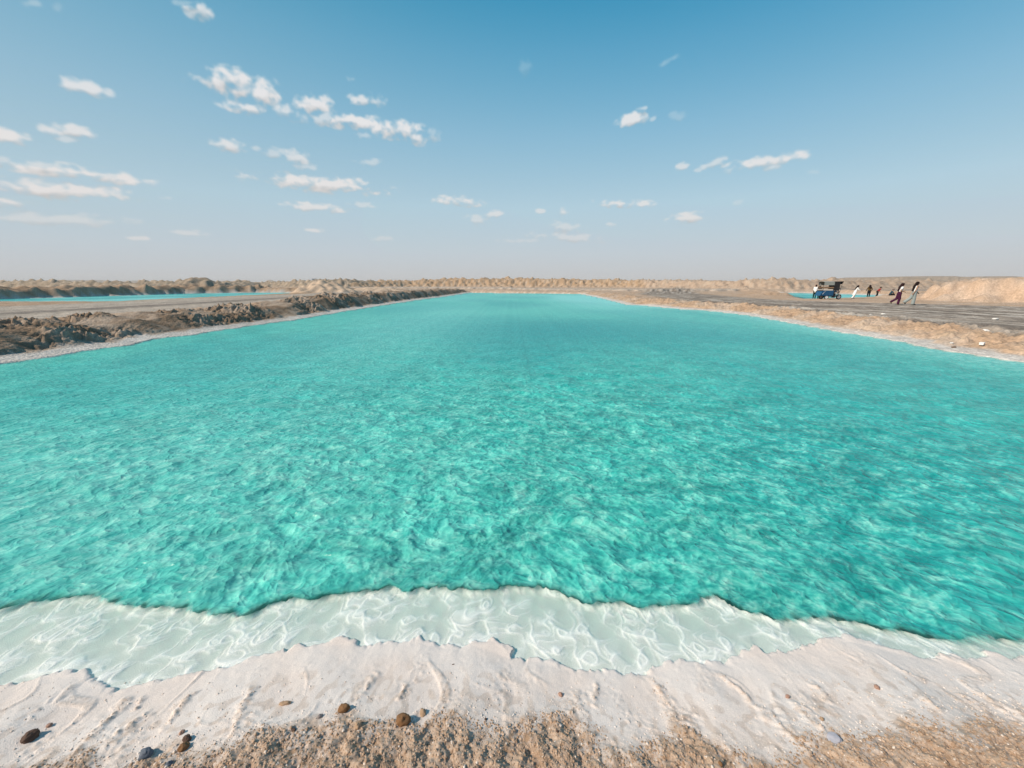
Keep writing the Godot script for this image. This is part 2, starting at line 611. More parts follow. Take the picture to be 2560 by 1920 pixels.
func land_at(x: float, d: float, cell: float) -> float:
	# height; also sets _col and _reg. cell: size of the mesh there, finer relief than that is left out
	var di := clampi(int((d + 20.0) * 10.0), 0, 1450)
	var ul := left_lut[di] - x
	var ur := x - right_lut[di]
	var uf := d - far_edge(x)
	var n1 := fine.get_noise_2d(x * 0.35, d * 0.35)
	var n2 := fine.get_noise_2d(x * 1.3 + 70.0, d * 1.3)
	var sm := smoothstep(0.5, 0.12, cell)
	_reg = 0
	var h := 0.6
	var c := PALE
	var u := maxf(ul, maxf(ur, uf))
	if u < -2.2:
		_reg = -1
		_col = PALE
		return -1.6
	var plateau := 0.6
	if x < 0.0:
		plateau = 0.74
	elif x > 8.0:
		plateau = 0.55 + 0.30 * exp(-((x - 31.0) * (x - 31.0) + (d - 25.0) * (d - 25.0)) / 190.0)
	if u < 0.0:
		h = maxf(-1.6, u * 0.7)
		c = SALT
		_reg = 1 if u == ul else (2 if u == ur else 3)
	elif u == ul and uf < 0.0:
		var crest := 0.84 + 0.34 * smoothstep(27.0, 36.0, d) - 0.3 * smoothstep(85.0, 100.0, d) + 0.12 * fine.get_noise_2d(d * 0.16, 7.0) + 0.16 * fine.get_noise_2d(d * 0.42, 17.0)
		var uu := u + 0.35 * fine.get_noise_2d(d * 0.55, 21.0)
		if u < 0.8:
			h = 0.22 * u
		elif uu < 1.9:
			h = lerpf(0.16, crest - 0.12, clampf((uu - 0.8) / 1.1, 0.0, 1.0))
		elif uu < 3.6:
			h = lerpf(crest - 0.12, crest, (uu - 1.9) / 1.7)
		else:
			h = lerpf(crest, plateau, smoothstep(3.6, 6.4, uu))
		var m := smoothstep(0.5, 1.2, u) * (1.0 - smoothstep(4.2, 6.2, u))
		m *= clampf(0.62 + 1.5 * fine.get_noise_2d(d * 0.22 + 3.0, u * 0.25), 0.18, 1.25)
		h += m * (0.30 * broad.get_noise_2d(x * 0.5, d * 0.5) + sm * 0.03 * lumps(x + 0.25 * n2, d + 17.0, 0.42) + sm * 0.07 * lumps(x + 3.0, d + 0.1 * n2, 0.2) + sm * 0.16 * broad.get_noise_2d(x * 5.5, d * 4.0) + sm * 0.14 * broad.get_noise_2d(x * 2.6, d * 2.0) + 0.06 * n2)
		h = maxf(h, 0.02 + 0.08 * minf(u, 1.5))
		c = ROCKY.lerp(PALE, clampf(0.30 + 0.7 * n1 + 0.5 * n2, 0.0, 0.75) * 0.7)
		c = c.lerp(SAND, smoothstep(3.2, 5.5, u) * 0.5)
		c = SALT.lerp(c, smoothstep(0.45, 0.85, u + 0.22 * n2))
		if u < 6.0:
			_reg = 1
	elif u == ur and uf < 0.0:
		var uu := u + 0.3 * fine.get_noise_2d(d * 0.5, 61.0)
		var crest := 0.60 + 0.10 * fine.get_noise_2d(d * 0.2, 5.0)
		if u < 0.8:
			h = 0.14 * u
		elif uu < 2.5:
			h = lerpf(0.11, crest - 0.06, clampf((uu - 0.8) / 1.7, 0.0, 1.0))
		elif uu < 3.3:
			h = lerpf(crest - 0.06, crest, (uu - 2.5) / 0.8)
		else:
			h = lerpf(crest, plateau, smoothstep(3.3, 5.6, uu))
		var m := smoothstep(0.6, 1.3, u) * (1.0 - smoothstep(2.6, 4.4, u))
		h += m * (0.20 * lumps(x + 0.5 * n2, d + 0.4 * n1, 1.2) + 0.13 * lumps(x + 11.0, d + 0.3 * n2, 0.5) * clampf(0.6 + 1.6 * n1, 0.15, 1.0) + sm * 0.15 * lumps(x + 0.1 * n2, d + 7.0, 0.24) + 0.08 * n2)
		h = maxf(h, 0.02 + 0.05 * minf(u, 1.5))
		c = SAND.lerp(PALE, clampf(0.25 + 0.9 * n1, 0.0, 0.6))
		c = c.lerp(Color(0.42, 0.29, 0.19), clampf(n2 * 1.3 - 0.35, 0.0, 0.6) * m)
		c = SALT.lerp(c, smoothstep(0.45, 0.95, u + 0.22 * n2))
		if u < 4.0:
			_reg = 2
	else:
		h = minf(0.5 * u, 0.46) if uf > 0.0 and u < 3.0 else plateau
		h = lerpf(h, plateau, smoothstep(0.8, 3.0, u))
		h += 0.16 * smoothstep(0.2, 1.0, u) * (1.0 - smoothstep(3.0, 5.0, u)) * lumps(x, d, 1.2)
		var bench := smoothstep(9.0, 10.5, uf + 2.0 * n1) * (1.0 - smoothstep(19.0, 24.0, uf))
		if absf(x) < 60.0:
			h += bench * (0.42 + 0.25 * lumps(x, d, 2.6))
		c = SAND.lerp(PALE, 0.5)
		c = c.lerp(Color(0.66, 0.56, 0.47), bench * 0.7)
		if uf > 0.0 and u < 5.0:
			_reg = 3
	# left road, between the main pool and the left pool
	var wob := 0.8 * n1 + 0.3 * n2
	if u > 4.0 and x < -8.0 and x > -44.0 and d < 112.0:
		var across := x + 27.0 - 0.09 * maxf(d - 30.0, 0.0) + 1.2 * fine.get_noise_2d(d * 0.05, 31.0)
		var k := smoothstep(10.5, 7.5, absf(across) + wob)
		if k > 0.0 and ul > 5.5:
			var streak := fine.get_noise_2d(across * 1.1, d * 0.09)
			var road := Color(0.62, 0.52, 0.43).lerp(Color(0.53, 0.445, 0.37), clampf(0.5 + streak, 0.0, 1.0))
			road = road.lerp(TRACK.lightened(0.06), smoothstep(1.9, 0.6, absf(across - 0.4) + 0.7 * streak) * 0.75)
			road = road.lerp(TRACK.lightened(0.12), smoothstep(0.7, 0.2, absf(across + 3.0) + 0.5 * streak) * 0.4)
			c = c.lerp(road, k)
			if k > 0.5:
				_reg = 4
	# right road
	if u > 2.6 and x > 8.0 and x < 140.0 and d < 150.0 and d > -20.0:
		var mid := 22.8 + (d - 40.0) * 0.02
		if d < 40.0:
			mid = 23.0 + (40.0 - d) * 0.12
		else:
			mid = 23.0 + (d - 40.0) * 0.16 + maxf(d - 70.0, 0.0) * 0.25
		var half := 5.6 + clampf((32.0 - d) * 0.35, 0.0, 5.0)
		var across := x - mid - clampf((32.0 - d) * 0.1, 0.0, 2.0)
		var k := smoothstep(half + 1.0, half - 1.5, absf(across) + wob)
		if k > 0.0:
			var streak := fine.get_noise_2d(across * 1.2 + 9.0, d * 0.08)
			var streak2 := fine.get_noise_2d(across * 3.1 + 9.0, d * 0.2)
			var road := Color(0.49, 0.405, 0.335).lerp(Color(0.38, 0.315, 0.262), clampf(0.5 + 1.1 * streak, 0.0, 1.0))
			road = road.lerp(TRACK, smoothstep(-0.05, 0.55, streak + 0.6 * streak2 + 0.1 + 0.2 * smoothstep(40.0, 22.0, d) * smoothstep(0.0, 4.0, across)) * 0.6)
			road = road.lerp(Color(0.62, 0.55, 0.48), smoothstep(0.2, 0.6, -streak + 0.4 * streak2) * 0.7)
			c = c.lerp(road, k)
			if k > 0.5:
				_reg = 5
	# second road far right
	if x > 70.0 and d > 80.0 and d < 140.0:
		var k2 := smoothstep(7.0, 4.0, absf(d - 112.0 + 0.16 * (x - 110.0)) + wob) * smoothstep(80.0, 95.0, x)
		c = c.lerp(Color(0.26, 0.24, 0.225), k2 * 0.85)
	# the two neighbouring pools
	if x < -30.0 and d > 25.0 and d < 130.0:
		var q := out_of(left_pool, Vector2(x, d)) + 0.6 * n1
		if q < 0.0:
			h = maxf(-1.2, q * 0.6)
			c = SALT
			_reg = 0
		elif q < 14.0:
			var bank := 0.0
			if x < -60.0 or d > 90.0:
				bank = smoothstep(0.6, 2.4, q) * (1.0 - smoothstep(6.0, 12.0, q)) * (1.0 if x < -68.0 else 0.45)
				h = lerpf(0.0, h, smoothstep(0.3, 1.6, q)) + bank * (0.75 + 0.8 * lumps(x, d, 3.2) + 0.45 * lumps(x + 9.0, d, 1.3) + 0.4 * n1)
				c = c.lerp(ROCKY.lerp(SAND, clampf(0.25 + n1, 0.0, 0.6)), bank)
			else:
				h = lerpf(0.0, h, smoothstep(0.0, 4.8, q)) + 0.6 * smoothstep(0.5, 1.5, q) * (1.0 - smoothstep(2.0, 3.5, q)) * (0.12 + 0.22 * lumps(x, d, 1.3) * smoothstep(40.0, 60.0, d))
				c = c.lerp(SAND, smoothstep(3.0, 1.0, q) * 0.5)
			c = SALT.lerp(c, smoothstep(0.2, 1.0, q))
	if x > 34.0 and d > 45.0 and d < 115.0:
		var q := out_of(right_pool, Vector2(x, d)) + 0.5 * n1
		if q < 0.0:
			h = maxf(-1.2, q * 0.6)
			c = SALT
			_reg = 0
		elif q < 8.0:
			h = lerpf(0.0, h, smoothstep(0.0, 3.4, q))
			if d > 62.0:
				h += smoothstep(0.5, 2.5, q) * (1.0 - smoothstep(4.0, 8.0, q)) * (0.25 + 0.5 * lumps(x, d, 2.4))
			c = SALT.lerp(c.lerp(SAND, 0.6), smoothstep(0.3, 1.4, q))
	# heaps
	if d > 20.0 and d < 130.0:
		var k := 0.0
		if x < -20.0 and x > -50.0:
			k = heap(x, d, -34.5, 72.5, 6.5, 6.0)
			k = maxf(k, 0.45 * heap(x, d, -27.0, 78.0, 8.0, 5.0))
			if k > 0.0:
				h += k * 2.2 + minf(k, 0.3) * (0.8 * lumps(x, d, 1.3))
				c = c.lerp(Color(0.72, 0.53, 0.385), smoothstep(0.0, 0.12, k))
				if k > 0.03:
					_reg = 6
		elif x < -70.0:
			k = heap(x, d, -84.0, 106.0, 8.5, 8.0)
			if k > 0.0:
				h += k * 3.6 + minf(k, 0.3) * lumps(x, d, 1.6)
				c = c.lerp(Color(0.47, 0.36, 0.265), smoothstep(0.0, 0.12, k))
				if k > 0.03:
					_reg = 9
		elif x > 30.0 and x < 90.0:
			var kb := heap(x, d, 51.0, 38.5, 8.6, 8.6)
			var ks := heap(x, d, 53.5, 49.5, 7.5, 5.5)
			var hb := minf(kb * 2.0, 1.0)
			h += 2.15 * hb * hb * (3.0 - 2.0 * hb) + minf(kb, 0.35) * (0.9 * lumps(x + n2, d, 2.4) + 0.45 * lumps(x, d + n2, 0.9) + sm * 0.2 * lumps(x, d, 0.4))
			h += 0.55 * minf(ks * 1.6, 1.0) + minf(ks, 0.3) * 0.5 * lumps(x, d, 1.4)
			c = c.lerp(Color(0.72, 0.535, 0.405).lerp(SAND, clampf(0.3 + n1, 0.0, 0.8)), smoothstep(0.0, 0.08, maxf(kb, ks)))
			if kb > 0.02 or ks > 0.04:
				_reg = 7
	# spoil ridge
	if d > 60.0 and d < 260.0:
		var rg := ridge_at(x, d)
		if rg.x < 16.0:
			var w := clampf(1.0 - (rg.x - 1.6 + 1.6 * n1) / 8.5, 0.0, 1.0)
			var prof := w * w * (3.0 - 2.0 * w)
			if prof > 0.0:
				var rough := minf(prof * 1.6, 1.0)
				var top := rg.y - 0.35
				h = lerpf(h, top, prof) + rough * (0.7 + 0.9 * n1) * (1.1 * broad.get_noise_2d(x * 0.11, d * 0.11) + 0.32 * lumps(x + n2, d + n2, 2.6) + 0.30 * lumps(x, d + n2, 1.3) + 0.45 * n1 + 0.25 * n2)
				var tint := Color(0.63, 0.45, 0.325) if x > 55.0 else SPOIL if x > -60.0 else Color(0.48, 0.365, 0.265)
				c = c.lerp(tint.lerp(Color(0.60, 0.48, 0.37), clampf(n2 * 0.9 + 0.6 * n1, 0.0, 0.7)), smoothstep(0.0, 0.2, prof))
				if prof > 0.06:
					_reg = 8
	# far country
	var r2 := x * x + d * d
	if r2 > 90000.0:
		var up := 0.0
		for i in range(0, hills.size(), 4):
			var a := (x - hills[i]) / hills[i + 3]
			var b := (d - hills[i + 1]) / (hills[i + 3] * 0.8 + 60.0)
			var q := a * a + b * b
			if q < 6.0:
				up = maxf(up, hills[i + 2] * minf(1.0, 1.25 * exp(-q * 1.1)))
		h += up * (1.0 + 0.10 * fine.get_noise_2d(x * 0.01, d * 0.01))
		c = Color(0.52, 0.39, 0.29)
		_reg = 10 if up > 1.0 else 0
	h += 0.03 * n2 * smoothstep(4.0, 6.0, u)
	c = c * (1.0 + 0.16 * n2 + 0.10 * n1)
	c.a = 1.0
	_col = c
	return h


func make_land() -> void:
	var ang := PackedFloat32Array()
	var a := -84.0
	while a < 84.01:
		ang.append(deg_to_rad(a))
		a += 0.135 if absf(a + 0.06) < 56.0 else 1.0
	var rad := PackedFloat32Array()
	var r := 5.0
	while r < 4800.0:
		rad.append(r)
		r *= 1.0036 if r < 48.0 else (1.0075 if r < 120.0 else (1.0085 if r < 215.0 else 1.05))
	var nc := ang.size()
	var nr := rad.size()
	var verts := PackedVector3Array()
	var cols := PackedColorArray()
	var regs := PackedInt32Array()
	verts.resize(nc * nr)
	cols.resize(nc * nr)
	regs.resize(nc * nr)
	for j in nr:
		var rr := rad[j]
		var cell := rr * 0.0036
		for i in nc:
			var x := rr * sin(ang[i])
			var d := rr * cos(ang[i])
			var y := land_at(x, d, cell)
			verts[j * nc + i] = Vector3(x, y, -d)
			cols[j * nc + i] = _col
			regs[j * nc + i] = _reg
	var norms := grid_normals(verts, nc, nr)
	var idx: Array[PackedInt32Array] = []
	for k in 11:
		idx.append(PackedInt32Array())
	for j in nr - 1:
		for i in nc - 1:
			var p := j * nc + i
			var g := regs[p]
			if g < 0 and regs[p + 1] < 0 and regs[p + nc] < 0 and regs[p + nc + 1] < 0:
				continue
			g = maxi(g, 0) if g >= 0 else maxi(maxi(regs[p + 1], regs[p + nc]), 0)
			idx[g].append(p)
			idx[g].append(p + nc)
			idx[g].append(p + nc + 1)
			idx[g].append(p)
			idx[g].append(p + nc + 1)
			idx[g].append(p + 1)
	var names := ["ground", "embankment", "embankment", "embankment", "road", "road", "sand_heap", "sand_heap", "spoil_ridge", "sand_heap", "hills"]
	var labels := ["", "", "", "", "", "", "pale conical sand heap beside the left dirt road", "wide sunlit sand mound at the right edge behind the road", "", "brown conical heap behind the far bank of the left pool", ""]
	for k in 11:
		if idx[k].is_empty():
			continue
		var o := put(names[k], sheet(verts, norms, cols, idx[k]), mats.land)
		if labels[k]:
			tag(o, labels[k], "sand heap")
		else:
			tag(o, "", "", "", "structure")


# ------------------------------------------------------------------ near shore
func near_at(x: float) -> float:
	return interp(near_x, near_d, x) + 0.007 * fine.get_noise_2d(x * 24.0, 1.0) + 0.02 * fine.get_noise_2d(x * 9.0, 4.0)


func shelf_at(x: float) -> float:
	return interp(shelf_x, shelf_d, x) + 0.012 * fine.get_noise_2d(x * 22.0, 11.0) + 0.025 * fine.get_noise_2d(x * 8.0, 14.0)


var edge_n := PackedFloat32Array()
var edge_e := PackedFloat32Array()
var edge_b := PackedFloat32Array()
var even_n := PackedFloat32Array()
var even_e := PackedFloat32Array()
var low_n := PackedFloat32Array()


func edge_tables() -> void:
	for i in 8001:
		var x := i * 0.005 - 20.0
		edge_n.append(near_at(x))
		edge_e.append(shelf_at(x))
		edge_b.append(interp(crust_x, crust_d, x))
	var lowest := PackedFloat32Array()
	for i in 8001:
		var m := edge_n[i]
		for j in range(-28, 29, 2):
			m = minf(m, edge_n[clampi(i + j, 0, 8000)])
		lowest.append(m)
	for i in 8001:
		var sum := 0.0
		for j in range(-20, 21, 2):
			sum += lowest[clampi(i + j, 0, 8000)]
		low_n.append(sum / 21.0)
	# the same two lines without their small wiggles
	for which in 2:
		var src := edge_n if which == 0 else edge_e
		var sum := 0.0
		var w := 70
		for i in range(-w, w + 1):
			sum += src[clampi(i, 0, 8000)]
		for i in 8001:
			(even_n if which == 0 else even_e).append(sum / (2 * w + 1))
			sum += src[mini(i + w + 1, 8000)] - src[maxi(i - w, 0)]


func shore_at(x: float, d: float) -> float:
	var k := clampi(int((x + 20.0) * 200.0 + 0.5), 0, 8000)
	var wx := 0.03 * fine.get_noise_2d(x * 7.0, d * 7.0)
	var k2 := clampi(int((x + wx + 20.0) * 200.0 + 0.5), 0, 8000)
	var s := edge_n[k2] - d + 0.009 * fine.get_noise_2d(x * 17.0, d * 17.0)
	var e := edge_e[k2]
	var h := 0.0
	var soft := fine.get_noise_2d(x * 2.2, d * 2.2)
	var mid := fine.get_noise_2d(x * 6.5 + 3.0, d * 5.0)
	if s >= 0.0:
		var run := lerpf(s * 0.4, maxf(low_n[k] - d, 0.0) + 0.12 * s, smoothstep(0.0, 0.06, s))
		h = 0.007 * smoothstep(0.0, 0.03, s) + 0.17 * run + 0.085 * run * run
		# crust: gentle swells, knobs and ribs that run down the slope
		h += 0.008 * soft * minf(s * 4.0, 1.0) + 0.0022 * mid
		var brown := smoothstep(-0.10, 0.22, edge_b[k] - d - 0.02 + 0.10 * soft + 0.07 * mid)
		var ribs := fine.get_noise_2d(x * 6.0 + 1.2 * soft, d * 1.1 + 30.0)
		var rib := smoothstep(0.45, 0.75, ribs) * 0.5
		if d < 1.85:
			for q in range(0, ribs_at.size(), 5):
				var ax := ribs_at[q]
				var bx := ribs_at[q + 2]
				if x < minf(ax, bx) - 0.12 or x > maxf(ax, bx) + 0.12:
					continue
				var ad := ribs_at[q + 1]
				var ed := ribs_at[q + 3] - ad
				var t := clampf(((x - ax) * (bx - ax) + (d - ad) * ed) / ((bx - ax) * (bx - ax) + ed * ed), 0.0, 1.0)
				var qx := x - lerpf(ax, bx, t) + 0.02 * mid
				var qd := d - ad - ed * t
				var w := ribs_at[q + 4] * (0.7 + 0.5 * fine.get_noise_2d(x * 14.0, d * 14.0) + 0.3)
				rib = maxf(rib, exp(-(qx * qx + qd * qd) / (w * w)) * (0.75 + 0.5 * fine.get_noise_2d(x * 21.0, d * 21.0)))
		var knob := clampf(lumps(x + 0.04 * mid, d + 0.02 * soft, 0.036) * 2.0, -0.5, 1.0)
		var grit := lumps(x + 5.0, d * 0.9, 0.021)
		var grit2 := lumps(x + 9.0, d, 0.034)
		var rare := smoothstep(0.25, 0.6, fine.get_noise_2d(x * 3.4 + 50.0, d * 2.0)) * smoothstep(0.05, 0.2, s) * 0.55
		var rough := maxf(brown, maxf(rib * 0.75, rare * 0.7 * smoothstep(0.1, 0.5, knob)))
		h += 0.011 * rib + rough * (0.015 * grit2 + 0.009 * grit) + rare * (0.006 * maxf(knob, 0.0) + 0.005 * grit2) + (0.0013 * grit + 0.004 * maxf(lumps(x + 3.0 + 0.03 * mid, d, 0.062) - 0.12, 0.0)) * (1.0 - rough)
		h += brown * (0.012 * fine.get_noise_2d(x * 9.0, d * 5.0 + 8.0) + 0.020 * lumps(x, d, 0.085))
		var salt := Color(0.835, 0.725, 0.66)
		salt = salt.lerp(Color(0.84, 0.755, 0.705), clampf(0.5 + 1.2 * soft, 0.0, 1.0))
		var dirt := Color(0.36, 0.232, 0.150).lerp(Color(0.50, 0.36, 0.26), clampf(0.45 + 0.9 * mid + 0.5 * grit2, 0.0, 1.0))
		dirt = dirt.lerp(Color(0.62, 0.50, 0.42), clampf(grit * 1.5 - 0.25 + 0.4 * (1.0 - brown), 0.0, 0.8))
		_col = salt.lerp(dirt, clampf(brown * 0.92 + rib * 0.62 * clampf(0.5 + grit2 * 1.5, 0.0, 1.0) + rare * 0.25 * clampf(knob, 0.0, 1.0) + 0.35 * smoothstep(0.22, 0.42, fine.get_noise_2d(x * 13.0 + 7.0, d * 9.0)) * smoothstep(0.1, 0.4, s), 0.0, 1.0))
	else:
		var wd := maxf(even_e[k] - even_n[k], 0.05)
		var t := clampf(lerpf(-s, maxf(d - even_n[k], 0.0), smoothstep(0.0, 0.15, -s)) / wd, 0.0, 1.0)
		h = -0.015 - 0.045 * t
		var lip := d - e + 0.02 * mid
		# terraces of crystal crust on the shelf
		var step := smoothstep(0.0, 0.10, mid * 0.16 + soft * 0.25 + 0.12 - t * 0.35)
		h += 0.003 * step * smoothstep(0.0, 0.05, -s)
		h += 0.008 * soft + 0.003 * mid
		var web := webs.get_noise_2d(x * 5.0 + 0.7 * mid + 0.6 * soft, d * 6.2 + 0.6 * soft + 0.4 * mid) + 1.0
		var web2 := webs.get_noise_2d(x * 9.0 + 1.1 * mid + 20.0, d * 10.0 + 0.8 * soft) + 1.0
		var caustic := maxf(0.55 * exp(-web * web / 0.03) + 0.5 * exp(-web * web / 0.003), 0.5 * exp(-web2 * web2 / 0.010)) * clampf(0.75 + 1.0 * soft + 0.9 * mid, 0.0, 1.0)  # web of caustics on the shelf, light painted white and slightly raised
		h += 0.006 * caustic
		if lip > -0.08:
			h += 0.014 * smoothstep(-0.09, -0.02, lip) * (0.6 + 1.0 * lumps(x, d, 0.07))
		if lip > 0.0:
			h -= minf(lip * 1.1 + lip * lip * 6.0, 1.35)
			h += minf(lip, 0.2) * 0.5 * lumps(x, d, 0.11)
		_col = Color(0.665, 0.695, 0.645).lerp(Color(0.95, 0.94, 0.91), clampf(caustic * 1.35 + 0.15 * step + 0.6 * smoothstep(-0.14, -0.02, lip) + 0.25 * mid, 0.0, 1.0))
	_col.a = 1.0
	return h


func axis(parts: Array) -> PackedFloat32Array:
	# parts: [from, to, step] in turn
	var out := PackedFloat32Array()
	for p in parts:
		var v: float = p[0]
		while v < p[1] - p[2] * 0.5:
			out.append(v)
			v += p[2]
	out.append(parts[-1][1])
	return out


func make_shore() -> void:
	edge_tables()
	var xs := axis([[-16.0, -4.0, 0.12], [-4.0, 4.0, 0.0075], [4.0, 16.0, 0.12]])
	var ds := axis([[-7.0, -0.5, 0.25], [-0.5, 0.3, 0.05], [0.3, 0.95, 0.018], [0.95, 1.6, 0.0055], [1.6, 2.75, 0.009], [2.75, 3.6, 0.05]])
	var nc := xs.size()
	var nr := ds.size()
	var verts := PackedVector3Array()
	var cols := PackedColorArray()
	verts.resize(nc * nr)
	cols.resize(nc * nr)
	for j in nr:
		for i in nc:
			var y := shore_at(xs[i], ds[j])
			verts[j * nc + i] = Vector3(xs[i], y, -ds[j])
			cols[j * nc + i] = _col
	var norms := grid_normals(verts, nc, nr)
	var idx := PackedInt32Array()
	for j in nr - 1:
		for i in nc - 1:
			var p := j * nc + i
			idx.append_array([p, p + nc, p + nc + 1, p, p + nc + 1, p + 1])
	tag(put("shore", sheet(verts, norms, cols, idx), mats.salt_crust), "", "", "", "structure")


# ------------------------------------------------------------------ water
func make_water() -> void:
	var rng := RandomNumberGenerator.new()
	rng.seed = 77
	var nw := 60
	var kx := PackedFloat32Array()
	var kd := PackedFloat32Array()
	var ph := PackedFloat32Array()
	var amp := PackedFloat32Array()
	var lam := PackedFloat32Array()
	for k in nw:
		var l := 1.9 * pow(0.07 / 1.9, k / float(nw - 1)) * rng.randf_range(0.92, 1.08)
		var th := deg_to_rad(100.0) + rng.randfn(0.0, 1.0)
		lam.append(l)
		kx.append(TAU / l * cos(th))
		kd.append(TAU / l * sin(th))
		ph.append(rng.randf() * TAU)
		var slope := 0.010 + 0.036 * smoothstep(1.5, 0.4, l)
		amp.append(slope * l / TAU)
	var ang := PackedFloat32Array()
	var a := -85.0
	while a < 85.01:
		ang.append(deg_to_rad(a))
		a += 0.155 if absf(a + 0.07) < 55.0 else 1.5
	var rad := PackedFloat32Array()
	var r := 1.35
	while r < 112.0:
		rad.append(r)
		r += maxf(0.00125 * r * r, 0.0048 * r)
	var nc := ang.size()
	var nr := rad.size()
	var verts := PackedVector3Array()
	var cols := PackedColorArray()
	var keep := PackedByteArray()
	verts.resize(nc * nr)
	cols.resize(nc * nr)
	keep.resize(nc * nr)
	for j in nr:
		var rr := rad[j]
		var cell := maxf(rr * 0.0027, rad[mini(j + 1, nr - 1)] - rr)
		var last := 0
		while last < nw and lam[last] > cell * 3.2:
			last += 1
		for i in nc:
			var x := rr * sin(ang[i])
			var d := rr * cos(ang[i])
			var k2 := clampi(int((x + 20.0) * 200.0 + 0.5), 0, 8000)
			var di := clampi(int((d + 20.0) * 10.0), 0, 1450)
			var ins := minf(x - left_lut[di], right_lut[di] - x)
			ins = minf(ins, far_edge(x) - d)
			var s := d - edge_n[k2]
			if ins < -0.7 or s < -0.25:
				verts[j * nc + i] = Vector3(x, 0, -d)
				cols[j * nc + i] = Color(0.5, 0.8, 0.7, 0.1)
				continue
			keep[j * nc + i] = 1
			# depth of the bed below
			var depth := minf(1.6, maxf(ins, 0.0) * 0.75)
			if d < 3.2:
				depth = minf(depth, maxf(maxf(-shore_at(x, d), -shore_at(x, d + 0.07)), 0.0))
			else:
				depth = minf(depth, 1.6)
			var gust := fine.get_noise_2d(x * 0.35, d * 0.35)
			var calm := 1.0 + 0.7 * gust
			var y := 0.0
			var wx := x + 0.15 * fine.get_noise_2d(x * 0.9, d * 0.9) + 0.022 * fine.get_noise_2d(x * 3.1, d * 3.1)
			var wd := d + 0.15 * fine.get_noise_2d(x * 0.9 + 40.0, d * 0.9) + 0.022 * fine.get_noise_2d(x * 3.1 + 40.0, d * 3.1)
			for k in last:
				y += amp[k] * sin(kx[k] * wx + kd[k] * wd + ph[k])
			y *= 0.5
			y += 0.013 * smoothstep(0.2, 0.08, cell) * (0.5 - absf(fine.get_noise_2d(wx * 1.9, wd * 2.1)))
			if cell < 0.11:
				y += 0.0075 * smoothstep(0.11, 0.04, cell) * (0.5 - absf(fine.get_noise_2d(wx * 4.3 + 5.0, wd * 4.9)))
				y += 0.0036 * smoothstep(0.055, 0.018, cell) * (0.5 - absf(fine.get_noise_2d(wx * 9.5 + 15.0, wd * 10.5)))
			var swing := smoothstep(0.0, 0.5, depth) * 0.95 + 0.05
			y *= swing * calm
			verts[j * nc + i] = Vector3(x, y, -d)
			var turb := broad.get_noise_2d(x * 0.10, d * 0.055)
			var deep := Color(0.155, 0.595, 0.505).lerp(Color(0.085, 0.49, 0.445), clampf(0.5 + 1.6 * turb, 0.0, 1.0))
			# refracted light and caustics near the shore, painted in as mint and dark teal patches
			if cell < 0.16:
				var shimmer := 0.9 * fine.get_noise_2d(wx * 2.3 + 90.0, wd * 3.0) + 0.8 * fine.get_noise_2d(wx * 7.0 + 95.0, wd * 9.5) + 0.9 * (0.45 - 1.6 * absf(fine.get_noise_2d(wx * 11.0 + 99.0, wd * 14.0)))
				var near := smoothstep(0.16, 0.03, cell)
				deep = deep.lerp(Color(0.42, 0.82, 0.695), clampf(shimmer * 0.7, 0.0, 0.75) * near)
				deep = deep.lerp(Color(0.03, 0.325, 0.315), clampf(-shimmer * 0.8, 0.0, 0.7) * near)
			if cell < 1.6:
				var band := fine.get_noise_2d(x * 0.55 + 7.0, d * 1.1) + 0.9 * fine.get_noise_2d(x * 1.3 + 17.0, d * 2.4) * smoothstep(0.5, 0.15, cell)
				deep = deep * (1.0 + 0.13 * band * smoothstep(1.6, 0.5, cell))  # light and dark streaks painted in for ripples finer than the mesh
			# salt bands, with sky reflection painted in, pale the far end, and a pale shallow by the right spit
			var milky := clampf(0.5 + 1.5 * broad.get_noise_2d(x * 0.05 + 9.0, d * 0.05), 0.0, 1.0) * smoothstep(22.0, 70.0, d) * 0.36
			milky += 0.8 * exp(-((x - 10.5) * (x - 10.5) / 22.0 + (d - 58.0) * (d - 58.0) / 500.0))
			milky += 0.5 * smoothstep(3.0, 0.2, ins) * smoothstep(-4.0, 4.0, x)
			deep = deep.lerp(Color(0.014, 0.365, 0.37), 0.85 * exp(-((x - 3.5) * (x - 3.5) / 75.0 + (d - 19.0) * (d - 19.0) / 55.0)))
			# haze and sheen painted in as paler water off the near left shore; a paler band along the left side
			deep = deep.lerp(Color(0.40, 0.74, 0.655), 0.5 * exp(-((x + 5.0) * (x + 5.0) / 16.0 + (d - 4.0) * (d - 4.0) / 7.0)))
			deep = deep.lerp(Color(0.36, 0.74, 0.67), 0.4 * exp(-((x + 5.5) * (x + 5.5) / 12.0 + (d - 26.0) * (d - 26.0) / 320.0)))
			deep = deep.lerp(Color(0.45, 0.80, 0.74), clampf(milky, 0.0, 0.85))
			var cloudy := 1.0 - exp(-depth * 2.8 - 15.0 * maxf(depth - 0.070, 0.0))
			var c := Color(0.30, 0.80, 0.69).lerp(deep, smoothstep(0.35, 1.0, cloudy))
			c.a = clampf(cloudy * 1.02, 0.05, 0.985)
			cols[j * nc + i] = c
	var norms := grid_normals(verts, nc, nr)
	var idx := PackedInt32Array()
	for j in nr - 1:
		for i in nc - 1:
			var p := j * nc + i
			if keep[p] or keep[p + 1] or keep[p + nc] or keep[p + nc + 1]:
				idx.append_array([p, p + nc, p + nc + 1, p, p + nc + 1, p + 1])
	tag(put("water", sheet(verts, norms, cols, idx), mats.water), "", "", "", "structure")
	# the bed below
	var q := PlaneMesh.new()
	q.size = Vector2(34, 112)
	var o := put("pool_bed", q, mats.pool_bed)
	o.position = Vector3(0.5, -1.45, -53.0)
